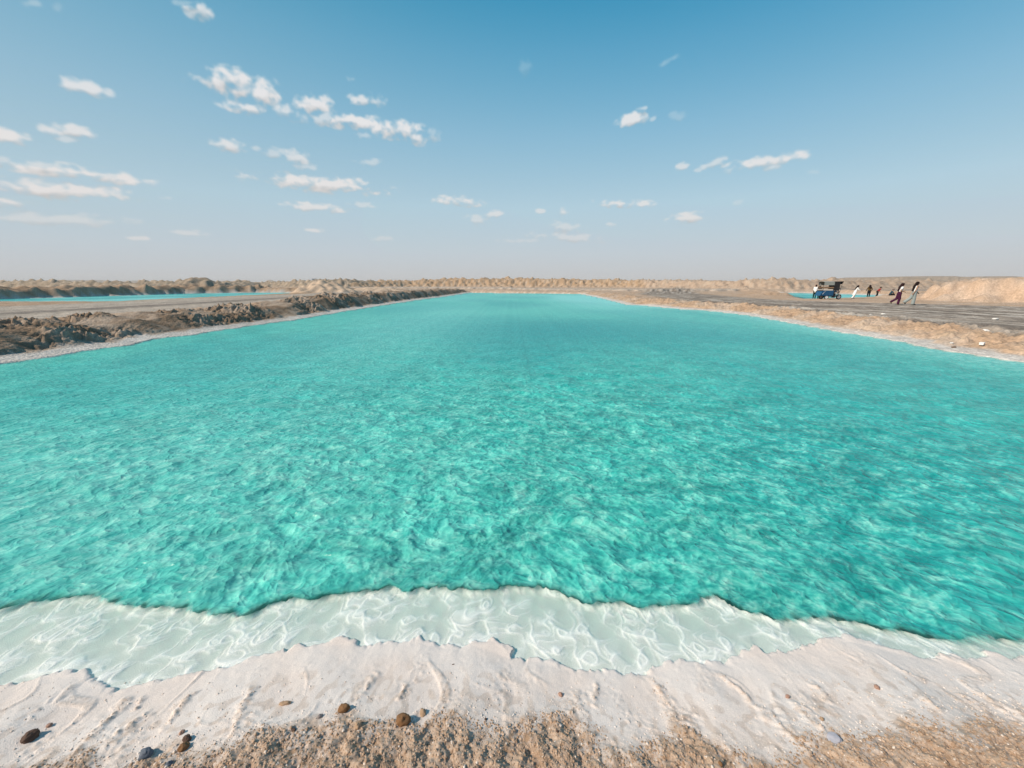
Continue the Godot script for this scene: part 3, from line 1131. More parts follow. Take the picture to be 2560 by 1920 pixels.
	tag(o, "", "", "", "structure")


func make_side_pools() -> void:
	for which in 2:
		var poly := left_pool if which == 0 else right_pool
		var box := Rect2(poly[0], Vector2.ZERO)
		for p in poly:
			box = box.expand(p)
		box = box.grow(1.5)
		var nc := 120
		var nr := 120
		var verts := PackedVector3Array()
		var cols := PackedColorArray()
		var keep := PackedByteArray()
		for j in nr:
			for i in nc:
				var p := box.position + Vector2(i / float(nc - 1), j / float(nr - 1)) * box.size
				var q := out_of(poly, p) + 0.5 * fine.get_noise_2d(p.x * 0.35, p.y * 0.35)
				verts.append(Vector3(p.x, 0.02 * fine.get_noise_2d(p.x * 0.9, p.y * 0.5), -p.y))
				var m := clampf(0.35 + 1.2 * fine.get_noise_2d(p.x * 0.08, p.y * 0.05), 0.0, 1.0)
				var c := Color(0.10, 0.48, 0.45).lerp(Color(0.34, 0.68, 0.63), m)
				c.a = clampf(1.0 - exp(q * 1.2), 0.05, 0.98)
				cols.append(c)
				keep.append(1 if q < 0.6 else 0)
		var norms := grid_normals(verts, nc, nr)
		var idx := PackedInt32Array()
		for j in nr - 1:
			for i in nc - 1:
				var p := j * nc + i
				if keep[p] or keep[p + 1] or keep[p + nc] or keep[p + nc + 1]:
					idx.append_array([p, p + nc, p + nc + 1, p, p + nc + 1, p + 1])
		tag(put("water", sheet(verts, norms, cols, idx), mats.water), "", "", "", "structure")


# ------------------------------------------------------------------ stones and scraps on the shore
func rock_mesh(w: float, tall: float, deep: float, sd: int, rough := 0.35) -> ArrayMesh:
	var n := FastNoiseLite.new()
	n.seed = sd
	n.noise_type = FastNoiseLite.TYPE_CELLULAR
	n.frequency = 1.0
	n.cellular_return_type = FastNoiseLite.RETURN_DISTANCE
	n.fractal_type = FastNoiseLite.FRACTAL_NONE
	var nr := 18
	var nc := 28
	var st := SurfaceTool.new()
	st.begin(Mesh.PRIMITIVE_TRIANGLES)
	for j in nr + 1:
		var v := PI * j / nr
		for i in nc + 1:
			var u := TAU * (i % nc) / nc
			var p := Vector3(sin(v) * cos(u), cos(v), sin(v) * sin(u))
			var k := 1.0 + rough * (-0.55 - n.get_noise_3dv(p * 2.1 + Vector3.ONE * sd)) + rough * 0.75 * (-0.5 - n.get_noise_3dv(p * 5.5)) + 0.2 * fine.get_noise_3dv(p * 0.9 + Vector3(sd, 0, 0))
			st.add_vertex(Vector3(p.x * w, p.y * tall, p.z * deep) * 0.5 * k)
	for j in nr:
		for i in nc:
			var a := j * (nc + 1) + i
			var b := a + nc + 1
			for q in [a, a + 1, b + 1, a, b + 1, b]:
				st.add_index(q)
	st.generate_normals()
	return st.commit()


func rock_mat(key: String, c: Color) -> StandardMaterial3D:
	var m := mat(key, c, 0.85)
	m.uv1_triplanar = true
	m.uv1_scale = Vector3(9, 9, 9)
	m.albedo_texture = mats.salt_crust.albedo_texture
	m.normal_enabled = true
	m.normal_texture = mats.salt_crust.normal_texture
	m.normal_scale = 0.8
	return m


func make_stones() -> void:
	var tones := {
		"dark": rock_mat("dark_stone", Color(0.10, 0.055, 0.038)),
		"brown": rock_mat("brown_stone", Color(0.22, 0.11, 0.045)),
		"tan": rock_mat("tan_stone", Color(0.42, 0.28, 0.18)),
		"red": rock_mat("reddish_stone", Color(0.40, 0.24, 0.18)),
		"grey": rock_mat("grey_stone", Color(0.27, 0.23, 0.22)),
		"blue": rock_mat("blue_stone", Color(0.12, 0.14, 0.18)),
		"lilac": rock_mat("lilac_flake", Color(0.50, 0.48, 0.53)),
	}
	# x, d, width, height, depth (metres), tone, name, label
	var list := [
		[-0.882, 1.520, 0.056, 0.040, 0.044, "brown", "stone", "rough rust brown stone on the white crust left of centre"],
		[-2.440, 1.430, 0.068, 0.049, 0.054, "dark", "stone", "dark brown stone at the far left of the salt shore"],
		[-1.593, 1.380, 0.041, 0.030, 0.033, "dark", "stone", "upper one of the two touching dark stones at lower left"],
		[-1.572, 1.338, 0.045, 0.033, 0.036, "brown", "stone", "lower brown one of the two touching stones at lower left"],
		[-0.467, 1.510, 0.041, 0.029, 0.032, "tan", "stone", "smooth tan stone where the white crust meets the brown earth"],
		[-0.553, 1.454, 0.072, 0.052, 0.057, "brown", "stone", "broad crumbly brown clod beside the smooth tan stone"],
		[-0.763, 1.416, 0.039, 0.028, 0.031, "tan", "stone", "tan stone below the rust brown stone, half in the brown earth"],
		[-1.079, 1.403, 0.023, 0.016, 0.018, "dark", "stone", "small dark stone at the border of the brown earth, left of centre"],
		[-0.989, 1.481, 0.027, 0.020, 0.022, "grey", "stone", "small grey stone just left of the rust brown stone"],
		[0.274, 1.658, 0.028, 0.020, 0.022, "red", "stone", "small reddish pebble alone on the white crust near the centre"],
		[1.531, 1.624, 0.027, 0.020, 0.022, "red", "stone", "reddish pebble on the white crust beside sandy knobs at right"],
		[2.066, 1.669, 0.030, 0.022, 0.024, "red", "stone", "reddish pebble highest up the white crust at right"],
		[-2.432, 1.499, 0.028, 0.020, 0.022, "red", "stone", "reddish pebble just above the dark stone at far left"],
		[-1.657, 1.422, 0.026, 0.019, 0.021, "red", "stone", "faded reddish pebble just above the two touching dark stones"],
		[-1.727, 1.309, 0.063, 0.045, 0.050, "blue", "stone", "blackish blue clump near the bottom edge at left"],
		[-1.557, 1.250, 0.029, 0.021, 0.023, "blue", "stone", "small blue grey chip at the bottom edge left of centre"],
		[0.952, 1.258, 0.021, 0.015, 0.017, "brown", "stone", "small rusty chip at the very bottom edge right of centre"],
		[-1.223, 1.567, 0.061, 0.018, 0.024, "tan", "stone", "long low tan clod on the white crust left of the rust brown stone"],
		[-0.136, 1.480, 0.015, 0.010, 0.012, "dark", "stone", "tiny dark pebble right of the smooth tan stone"],
		[0.226, 1.418, 0.014, 0.010, 0.011, "dark", "stone", "tiny black pebble in the brown earth below the lone reddish pebble"],
		[1.602, 1.482, 0.024, 0.017, 0.019, "tan", "stone", "round tan pebble above the lilac flake"],
		[1.567, 1.371, 0.069, 0.015, 0.055, "lilac", "salt_flake", "flat pale lilac flake on the brown earth at lower right"],
		[-0.360, 1.843, 0.017, 0.005, 0.006, "dark", "twig", "tiny dark twig on the white crust near the waterline"]
	]
	for k in list.size():
		var s: Array = list[k]
		var y := shore_at(s[0], s[1])
		var o := put(s[6], rock_mesh(s[2], s[3], s[4], 100 + k * 7, 0.12 if s[5] == "lilac" else 0.27), tones[s[5]])
		o.position = Vector3(s[0], y + s[3] * 0.22, -s[1])
		o.rotation = Vector3(0.12 * sin(k * 1.7), k * 1.3, 0.15 * cos(k * 2.3))
		if s[5] == "lilac":
			o.rotation = Vector3(-0.22, 0.4, 0.05)
		tag(o, s[7], "stone" if s[6] == "stone" else ("twig" if s[6] == "twig" else "salt flake"), "stones on the salt shore" if s[6] == "stone" else "")
	# nodules of earth and salt that make up the brown crust: far too many to count
	var rng := RandomNumberGenerator.new()
	rng.seed = 4
	var mm := MultiMesh.new()
	mm.transform_format = MultiMesh.TRANSFORM_3D
	mm.use_colors = true
	var places: Array[Transform3D] = []
	var tints := PackedColorArray()
	for k in 70000:
		var x := rng.randf_range(-3.4, 3.6)
		var d := rng.randf_range(0.98, 1.78)
		var q := clampi(int((x + 20.0) * 200.0), 0, 8000)
		var inside := edge_b[q] - d - 0.05 + 0.08 * fine.get_noise_2d(x * 2.2, d * 2.2) + 0.05 * fine.get_noise_2d(x * 6.5, d * 5.0)
		var knobs := smoothstep(0.25, 0.5, fine.get_noise_2d(x * 6.0 + 11.0, d * 1.6)) + smoothstep(0.3, 0.5, fine.get_noise_2d(x * 8.0 + 31.0, d * 6.0))
		var near_rib := 0.0
		for r in range(0, ribs_at.size(), 5):
			var a := Vector2(ribs_at[r], ribs_at[r + 1])
			var b := Vector2(ribs_at[r + 2], ribs_at[r + 3])
			if x > minf(a.x, b.x) - 0.1 and x < maxf(a.x, b.x) + 0.1:
				var gap := Geometry2D.get_closest_point_to_segment(Vector2(x, d), a, b).distance_to(Vector2(x, d))
				near_rib = maxf(near_rib, exp(-gap * gap / pow(ribs_at[r + 4] * 0.9, 2.0)))
		if inside < 0.0 and rng.randf() > exp(inside * 11.0) * 0.5 + 0.05 * knobs + 0.4 * near_rib + 0.012:
			continue
		var size := (0.0024 + 0.0058 * pow(rng.randf(), 3.5)) * (1.0 if inside > 0.0 else 0.75)
		var y := shore_at(x, d)
		var spin := Basis.from_euler(Vector3(rng.randf() * TAU, rng.randf() * TAU, rng.randf() * TAU)).scaled(Vector3(size, size * rng.randf_range(0.6, 1.0), size * rng.randf_range(0.8, 1.3)))
		places.append(Transform3D(spin, Vector3(x, y - size * 0.12, -d)))
		var c := Color(0.35, 0.225, 0.145).lerp(Color(0.50, 0.36, 0.26), rng.randf()) if rng.randf() < 0.95 else Color(0.68, 0.58, 0.50)
		if rng.randf() < 0.08:
			c = Color(0.30, 0.19, 0.12)
		if inside < -0.03:
			c = c.lerp(Color(0.78, 0.70, 0.645), rng.randf_range(0.3, 1.0) * (1.0 - 0.45 * near_rib))
		tints.append(c * (0.9 + 0.2 * rng.randf()))
	mm.mesh = rock_ball()
	mm.instance_count = places.size()
	for k in places.size():
		mm.set_instance_transform(k, places[k])
		mm.set_instance_color(k, tints[k])
	var o := MultiMeshInstance3D.new()
	o.name = "crust_nodules"
	o.multimesh = mm
	var m := mat("nodule", Color(1, 1, 1), 0.8)
	m.vertex_color_use_as_albedo = true
	o.material_override = m
	add_child(o, true)
	tag(o, "small brown and salty lumps covering the earth at the bottom edge", "crust lumps", "", "stuff")


func rock_ball() -> ArrayMesh:
	var st := SurfaceTool.new()
	st.begin(Mesh.PRIMITIVE_TRIANGLES)
	var nr := 6
	var nc := 9
	for j in nr + 1:
		var v := PI * j / nr
		for i in nc + 1:
			var u := TAU * (i % nc) / nc
			var p := Vector3(sin(v) * cos(u), cos(v), sin(v) * sin(u))
			st.add_vertex(p * (0.85 + 0.4 * fine.get_noise_3dv(p * 1.4)))
	for j in nr:
		for i in nc:
			var a := j * (nc + 1) + i
			var b := a + nc + 1
			for q in [a, a + 1, b + 1, a, b + 1, b]:
				st.add_index(q)
	st.generate_normals()
	return st.commit()


func ground_y(x: float, d: float) -> float:
	return land_at(x, d, 0.06)


func make_litter() -> void:
	var white := mat("white_litter", Color(0.80, 0.78, 0.76), 0.6)
	var salt := rock_mat("white_salt", Color(0.80, 0.76, 0.72))
	var brown := rock_mat("brown_clod", Color(0.20, 0.13, 0.09))
	var t := thing("foam_box", "white foam box lying on the right sandy bank above the waterline", "box", Vector3(14.75, ground_y(14.75, 12.9) + 0.05, -12.9), 0.5)
	t.position = Vector3(16.5, ground_y(16.5, 13.4) + 0.01, -13.4)
	t.scale = Vector3.ONE * 0.8
	var st := begin()
	block(st, Vector3(0, 0.05, 0), Vector3(0.20, 0.09, 0.13))
	commit(st, "body", white, t)
	st = begin()
	block(st, Vector3(0.008, 0.105, 0), Vector3(0.215, 0.024, 0.145))
	commit(st, "lid", white, t)
	var list := [
		[15.9, 13.7, 0.16, "salt_chunk", "dark brown clod on the white strip of the right bank", 1, "clod"],
		[16.35, 14.2, 0.15, "salt_chunk", "white salt chunk on the right bank just behind the foam box", 0, "salt chunk"],
		[18.3, 14.9, 0.24, "salt_chunk", "flat white salt chunk at the crest of the right bank near the picture edge", 0, "salt chunk"],
		[22.3, 17.9, 0.26, "salt_chunk", "white salt chunk on the dark road at the right edge", 0, "salt chunk"],
		[20.3, 22.0, 0.22, "salt_chunk", "left one of two small white salt chunks on the near side of the right road", 0, "salt chunk"],
		[20.9, 21.9, 0.20, "salt_chunk", "right one of two small white salt chunks on the near side of the right road", 0, "salt chunk"],
	]
	for k in list.size():
		var s: Array = list[k]
		var o := put("clod" if s[5] == 1 else "salt_chunk", rock_mesh(s[2], s[2] * 0.45, s[2] * 0.7, 300 + k * 5, 0.3), brown if s[5] == 1 else salt)
		o.position = Vector3(s[0], ground_y(s[0], s[1]) + s[2] * 0.1, -s[1])
		o.rotation.y = k * 1.1
		tag(o, s[4], s[6], "white salt chunks about the right road" if s[5] == 0 else "")
	# a small white cabin that shows its top over the far ridge
	var c := thing("cabin", "tiny white cabin showing over the far left spoil ridge", "cabin", Vector3(-79.5, 0.8, -160.0), 0.3)
	st = begin()
	block(st, Vector3(0, 1.65, 0), Vector3(1.5, 3.3, 1.4))
	commit(st, "wall", white, c)
	st = begin()
	block(st, Vector3(0, 3.36, 0), Vector3(1.7, 0.12, 1.6))
	commit(st, "roof", mat("cabin_roof", Color(0.6, 0.6, 0.62), 0.6), c)
	st = begin()
	block(st, Vector3(0, 2.75, 0.72), Vector3(0.7, 0.5, 0.04))
	commit(st, "window", mat("dark_glass", Color(0.05, 0.06, 0.07), 0.1), c)


# ------------------------------------------------------------------ mesh tools
func begin() -> SurfaceTool:
	var st := SurfaceTool.new()
	st.begin(Mesh.PRIMITIVE_TRIANGLES)
	st.set_smooth_group(-1)
	return st


func commit(st: SurfaceTool, called: String, m: Material, parent: Node3D) -> MeshInstance3D:
	st.generate_normals()
	return put(called, st.commit(), m, parent)


func quad(st: SurfaceTool, a: Vector3, b: Vector3, c: Vector3, d: Vector3) -> void:
	# a, b, c, d clockwise seen from the front
	for p in [a, b, c, a, c, d]:
		st.add_vertex(p)


func block(st: SurfaceTool, mid: Vector3, size: Vector3, turn := Basis()) -> void:
	var h := size * 0.5
	var c := []
	for k in 8:
		c.append(mid + turn * Vector3(h.x if k & 1 else -h.x, h.y if k & 2 else -h.y, h.z if k & 4 else -h.z))
	for f in [[0, 2, 3, 1], [5, 7, 6, 4], [4, 6, 2, 0], [1, 3, 7, 5], [2, 6, 7, 3], [0, 1, 5, 4]]:
		quad(st, c[f[0]], c[f[1]], c[f[2]], c[f[3]])


func tube(st: SurfaceTool, pts: Array, r: float, sides := 8, r_end := -1.0) -> void:
	var rings := []
	for i in pts.size():
		var p: Vector3 = pts[i]
		var dir: Vector3 = (pts[mini(i + 1, pts.size() - 1)] - pts[maxi(i - 1, 0)]).normalized()
		var s := dir.cross(Vector3.UP if absf(dir.y) < 0.9 else Vector3.RIGHT).normalized()
		var t := s.cross(dir)
		var rad := r if r_end < 0.0 else lerpf(r, r_end, i / float(pts.size() - 1))
		var ring := []
		for k in sides:
			ring.append(p + (s * cos(TAU * k / sides) + t * sin(TAU * k / sides)) * rad)
		rings.append(ring)
	for i in rings.size() - 1:
		for k in sides:
			quad(st, rings[i][k], rings[i][(k + 1) % sides], rings[i + 1][(k + 1) % sides], rings[i + 1][k])
	for k in range(1, sides - 1):
		for p in [rings[0][0], rings[0][k + 1], rings[0][k]]:
			st.add_vertex(p)
		for p in [rings[-1][0], rings[-1][k], rings[-1][k + 1]]:
			st.add_vertex(p)


func turned(st: SurfaceTool, mid: Vector3, outline: Array, sides := 20) -> void:
	# outline: [radius, z] pairs, turned round the z axis through mid
	for i in outline.size() - 1:
		for k in sides:
			var a := TAU * k / sides
			var b := TAU * (k + 1) / sides
			var u := Vector3(cos(a), sin(a), 0)
			var v := Vector3(cos(b), sin(b), 0)
			var p: Array = outline[i]
			var q: Array = outline[i + 1]
			quad(st, mid + u * p[0] + Vector3(0, 0, p[1]), mid + v * p[0] + Vector3(0, 0, p[1]), mid + v * q[0] + Vector3(0, 0, q[1]), mid + u * q[0] + Vector3(0, 0, q[1]))


# ------------------------------------------------------------------ the cargo tricycle (x ahead, z to its right)
func wheel(parent: Node3D, at: Vector3, r: float, w: float) -> void:
	var st := begin()
	turned(st, at, [[r * 0.70, -w * 0.4], [r * 0.9, -w * 0.5], [r, -w * 0.25], [r, w * 0.25], [r * 0.9, w * 0.5], [r * 0.70, w * 0.4], [r * 0.70, -w * 0.4]])
	var tyre := commit(st, "wheel", mats.rubber, parent)
	st = begin()
	turned(st, at, [[r * 0.71, -w * 0.3], [r * 0.66, -w * 0.36], [r * 0.60, -w * 0.2], [r * 0.2, -w * 0.3], [0.001, -w * 0.3]])
	turned(st, at, [[0.001, w * 0.3], [r * 0.2, w * 0.3], [r * 0.60, w * 0.2], [r * 0.66, w * 0.36], [r * 0.71, w * 0.3]])
	commit(st, "rim", mats.pale_metal, tyre)


func make_tricycle() -> void:
	mat("rubber", Color(0.02, 0.02, 0.02), 0.8)
	mat("pale_metal", Color(0.70, 0.69, 0.68), 0.4, 0.2)
	mat("chrome", Color(0.75, 0.75, 0.76), 0.2, 0.9)
	mat("blue_paint", Color(0.004, 0.072, 0.175), 0.35)
	mat("black_paint", Color(0.012, 0.012, 0.014), 0.5)
	mat("black_cloth", Color(0.014, 0.014, 0.016), 0.9)
	mat("grey_canvas", Color(0.27, 0.29, 0.27), 0.9)
	mat("brown_wood", Color(0.22, 0.135, 0.075), 0.8)
	mat("pale_cloth", Color(0.62, 0.55, 0.48), 0.9)
	mat("white_paint", Color(0.78, 0.78, 0.77), 0.5)
	mat("lamp_glass", Color(0.8, 0.8, 0.78), 0.1)
	var at := Vector2(36.05, 44.75)
	var t := thing("cargo_tricycle", "blue cargo tricycle with a dark canopy parked beside the right pool", "tricycle", Vector3(at.x, ground_y(at.x, at.y) - 0.02, -at.y), atan2(-0.15, 0.99))
	t.scale = Vector3.ONE * 0.92
	wheel(t, Vector3(-0.75, 0.25, 0.50), 0.25, 0.13)
	wheel(t, Vector3(-0.75, 0.25, -0.50), 0.25, 0.13)
	wheel(t, Vector3(1.36, 0.29, 0.0), 0.29, 0.10)
	var st := begin()
	for z in [-0.28, 0.28]:
		tube(st, [Vector3(-1.3, 0.42, z), Vector3(0.2, 0.42, z), Vector3(0.5, 0.36, z * 0.5), Vector3(0.95, 0.40, z * 0.3), Vector3(1.12, 0.86, 0)], 0.03)
	tube(st, [Vector3(-0.75, 0.25, -0.45), Vector3(-0.75, 0.25, 0.45)], 0.035)
	tube(st, [Vector3(0.15, 0.44, -0.3), Vector3(0.15, 0.44, 0.3)], 0.03)
	commit(st, "chassis", mats.black_paint, t)
	# cargo bed
	st = begin()
	block(st, Vector3(-0.72, 0.475, 0), Vector3(1.62, 0.05, 1.14))
	for z in [-0.56, 0.56]:
		block(st, Vector3(-0.70, 0.765, z), Vector3(1.56, 0.53, 0.03))
		block(st, Vector3(-0.70, 1.045, z), Vector3(1.60, 0.035, 0.05))
		for x in [-1.2, -0.7, -0.2]:
			block(st, Vector3(x, 0.765, z * 1.035), Vector3(0.045, 0.50, 0.02))
	block(st, Vector3(0.065, 0.80, 0), Vector3(0.03, 0.60, 1.09))
	commit(st, "cargo_bed", mats.blue_paint, t)
	st = begin()
	block(st, Vector3(-1.60, 0.70, 0), Vector3(0.03, 0.56, 1.10), Basis(Vector3(0, 0, 1), -0.42))
	commit(st, "tailgate", mats.blue_paint, t)
	for z in [-0.582, 0.582]:
		st = begin()
		block(st, Vector3(-1.28, 0.80, z), Vector3(0.035, 0.50, 0.012), Basis(Vector3(0, 0, 1), -0.75))
		commit(st, "stripe", mats.white_paint, t)
	for z in [-0.47, 0.47]:
		st = begin()
		var arc := []
		for k in 9:
			var a := PI * k / 8.0
			arc.append(Vector3(-0.75 + cos(a) * 0.31, 0.25 + sin(a) * 0.28, z))
		for k in 8:
			var p: Vector3 = arc[k]
			var q: Vector3 = arc[k + 1]
			quad(st, p + Vector3(0, 0, -0.09), p + Vector3(0, 0, 0.09), q + Vector3(0, 0, 0.09), q + Vector3(0, 0, -0.09))
			quad(st, p * 1.0 + Vector3(0, 0.012, 0.09), p + Vector3(0, 0.012, -0.09), q + Vector3(0, 0.012, -0.09), q + Vector3(0, 0.012, 0.09))
		commit(st, "mudguard", mats.black_paint, t)
	# canopy over the bed
	for x in [-1.42, -0.70, 0.04]:
		for z in [-0.53, 0.53]:
			st = begin()
			tube(st, [Vector3(x, 1.0, z), Vector3(x, 2.06, z)], 0.016, 6)
			commit(st, "post", mats.black_paint, t)
	st = begin()
	for k in 8:
		var z0 := -0.58 + 1.16 * k / 8.0
		var z1 := -0.58 + 1.16 * (k + 1) / 8.0
		var y0 := 2.06 + 0.07 * (1.0 - pow(z0 / 0.58, 2.0))
		var y1 := 2.06 + 0.07 * (1.0 - pow(z1 / 0.58, 2.0))
		quad(st, Vector3(-1.46, y0, z0), Vector3(0.07, y0, z0), Vector3(0.07, y1, z1), Vector3(-1.46, y1, z1))
		quad(st, Vector3(-1.46, y1 - 0.012, z1), Vector3(0.07, y1 - 0.012, z1), Vector3(0.07, y0 - 0.012, z0), Vector3(-1.46, y0 - 0.012, z0))
	commit(st, "canopy_roof", mats.grey_canvas, t)
	for z in [-0.57, 0.57]:
		st = begin()
		block(st, Vector3(-0.72, 1.89, z), Vector3(1.44, 0.32, 0.014))
		tube(st, [Vector3(-1.43, 1.71, z), Vector3(-0.7, 1.70, z), Vector3(0.0, 1.71, z)], 0.026, 8)
		commit(st, "side_curtain", mats.grey_canvas, t)
		st = begin()
		block(st, Vector3(-0.74, 1.40, z * 0.97), Vector3(1.46, 0.17, 0.04))
		commit(st, "backrest_board", mats.brown_wood, t)
		st = begin()
		block(st, Vector3(-0.72, 1.145, z * 0.9), Vector3(1.30, 0.15, 0.12))
		commit(st, "bench_cushion", mats.pale_cloth, t)
	# driver's cab
	st = begin()
	block(st, Vector3(0.62, 2.11, 0), Vector3(1.22, 0.03, 1.12), Basis(Vector3(0, 0, 1), 0.03))
	block(st, Vector3(1.16, 1.96, 0), Vector3(0.02, 0.36, 1.06), Basis(Vector3(0, 0, 1), -0.55))
	commit(st, "cab_roof", mats.black_cloth, t)
	st = begin()
	block(st, Vector3(0.11, 1.52, 0), Vector3(0.02, 1.12, 1.04))
	commit(st, "cab_back_curtain", mats.black_cloth, t)
	for z in [-0.52, 0.52]:
		st = begin()
		block(st, Vector3(0.48, 1.56 if z > 0.0 else 1.48, z), Vector3(0.72, 1.04 if z > 0.0 else 1.20, 0.02))
		commit(st, "cab_side_curtain", mats.black_cloth, t)
	for z in [-0.50, 0.50]:
		st = begin()
		tube(st, [Vector3(0.98, 0.62, z * 0.75), Vector3(1.04, 1.2, z), Vector3(1.12, 2.10, z)], 0.018, 6)
		commit(st, "windscreen_post", mats.black_paint, t)
	st = begin()
	block(st, Vector3(0.30, 0.90, 0), Vector3(0.50, 0.10, 0.34))
	block(st, Vector3(0.10, 1.08, 0), Vector3(0.08, 0.34, 0.34))
	commit(st, "seat", mats.black_cloth, t)
	st = begin()
	block(st, Vector3(0.34, 0.62, 0), Vector3(0.50, 0.44, 0.62))
	block(st, Vector3(0.66, 0.345, 0), Vector3(0.86, 0.05, 0.66))
	block(st, Vector3(0.36, 0.36, 0.30), Vector3(0.44, 0.30, 0.06))
	commit(st, "seat_box", mats.black_paint, t)
	var tank := rock_free_egg(Vector3(0.74, 0.90, 0), Vector3(0.27, 0.13, 0.15))
	commit(tank, "fuel_tank", mats.blue_paint, t)
	st = begin()
	block(st, Vector3(0.70, 0.50, 0), Vector3(0.28, 0.26, 0.24))
	for k in 5:
		block(st, Vector3(0.76, 0.52 + 0.045 * k, 0), Vector3(0.24, 0.018, 0.30))
	tube(st, [Vector3(0.84, 0.55, 0.14), Vector3(0.9, 0.36, 0.18), Vector3(0.5, 0.26, 0.24), Vector3(-0.1, 0.27, 0.26)], 0.03, 8)
	commit(st, "engine", mats.pale_metal, t)
	st = begin()
	block(st, Vector3(0.52, 0.80, 0.34), Vector3(0.28, 0.18, 0.10))
	commit(st, "side_box", mats.pale_cloth, t)
	for z in [-0.09, 0.09]:
		st = begin()
		tube(st, [Vector3(1.36, 0.29, z), Vector3(1.22, 0.72, z), Vector3(1.13, 1.05, z)], 0.026, 8)
		commit(st, "fork_leg", mats.chrome, t)
	st = begin()
	for k in 8:
		var a := PI * (0.05 + 0.80 * k / 8.0)
		var b := PI * (0.05 + 0.80 * (k + 1) / 8.0)
		var p := Vector3(1.36 + cos(a) * 0.33, 0.29 + sin(a) * 0.33, 0)
		var q := Vector3(1.36 + cos(b) * 0.33, 0.29 + sin(b) * 0.33, 0)
		quad(st, p + Vector3(0, 0, -0.07), p + Vector3(0, 0, 0.07), q + Vector3(0, 0, 0.07), q + Vector3(0, 0, -0.07))
		quad(st, p + Vector3(0, -0.012, 0.07), p + Vector3(0, -0.012, -0.07), q + Vector3(0, -0.012, -0.07), q + Vector3(0, -0.012, 0.07))
	commit(st, "front_mudguard", mats.black_paint, t)
	st = begin()
	tube(st, [Vector3(0.86, 1.06, -0.38), Vector3(0.98, 1.09, -0.30), Vector3(1.10, 1.04, -0.08), Vector3(1.10, 1.04, 0.08), Vector3(0.98, 1.09, 0.30), Vector3(0.86, 1.06, 0.38)], 0.016, 8)
	commit(st, "handlebar", mats.black_paint, t)
	for z in [-0.34, 0.34]:
		st = begin()
		tube(st, [Vector3(0.97, 1.09, z * 0.9), Vector3(1.02, 1.28, z * 1.1)], 0.008, 6)
		block(st, Vector3(1.02, 1.33, z * 1.1), Vector3(0.02, 0.10, 0.16))
		commit(st, "mirror", mats.black_paint, t)
	var lamp := rock_free_egg(Vector3(1.24, 0.90, 0), Vector3(0.09, 0.10, 0.10))
	var shell := commit(lamp, "headlight", mats.black_paint, t)
	st = rock_free_egg(Vector3(1.295, 0.90, 0), Vector3(0.045, 0.085, 0.085))
	commit(st, "lens", mats.lamp_glass, shell)
	st = begin()
	block(st, Vector3(1.27, 0.74, 0), Vector3(0.015, 0.10, 0.24))
	commit(st, "number_plate", mats.white_paint, t)
	# a short wheelbase: everything but the wheels is drawn together along its length
	for part: MeshInstance3D in t.get_children():
		if part.name.begins_with("wheel"):
			part.position.x = -0.22 * (1.36 if part.get_aabb().get_center().x > 0.0 else -0.75)
		else:
			part.scale.x = 0.78


func rock_free_egg(mid: Vector3, half: Vector3) -> SurfaceTool:
	var st := begin()
	var nr := 10
	var nc := 16
	for j in nr:
		for i in nc:
			var c := []
			for q in [[i, j], [i + 1, j], [i + 1, j + 1], [i, j + 1]]:
				var u: float = TAU * q[0] / nc
				var v: float = PI * q[1] / nr
				c.append(mid + Vector3(sin(v) * cos(u) * half.x, cos(v) * half.y, sin(v) * sin(u) * half.z))
			st.set_smooth_group(0)
			quad(st, c[0], c[1], c[2], c[3])
	return st


# ------------------------------------------------------------------ people (x ahead, z to their right)
func bone(list: PackedFloat32Array, a: Vector3, b: Vector3, ra: float, rb: float) -> void:
	list.append_array([a.x, a.y, a.z, b.x, b.y, b.z, ra, rb])


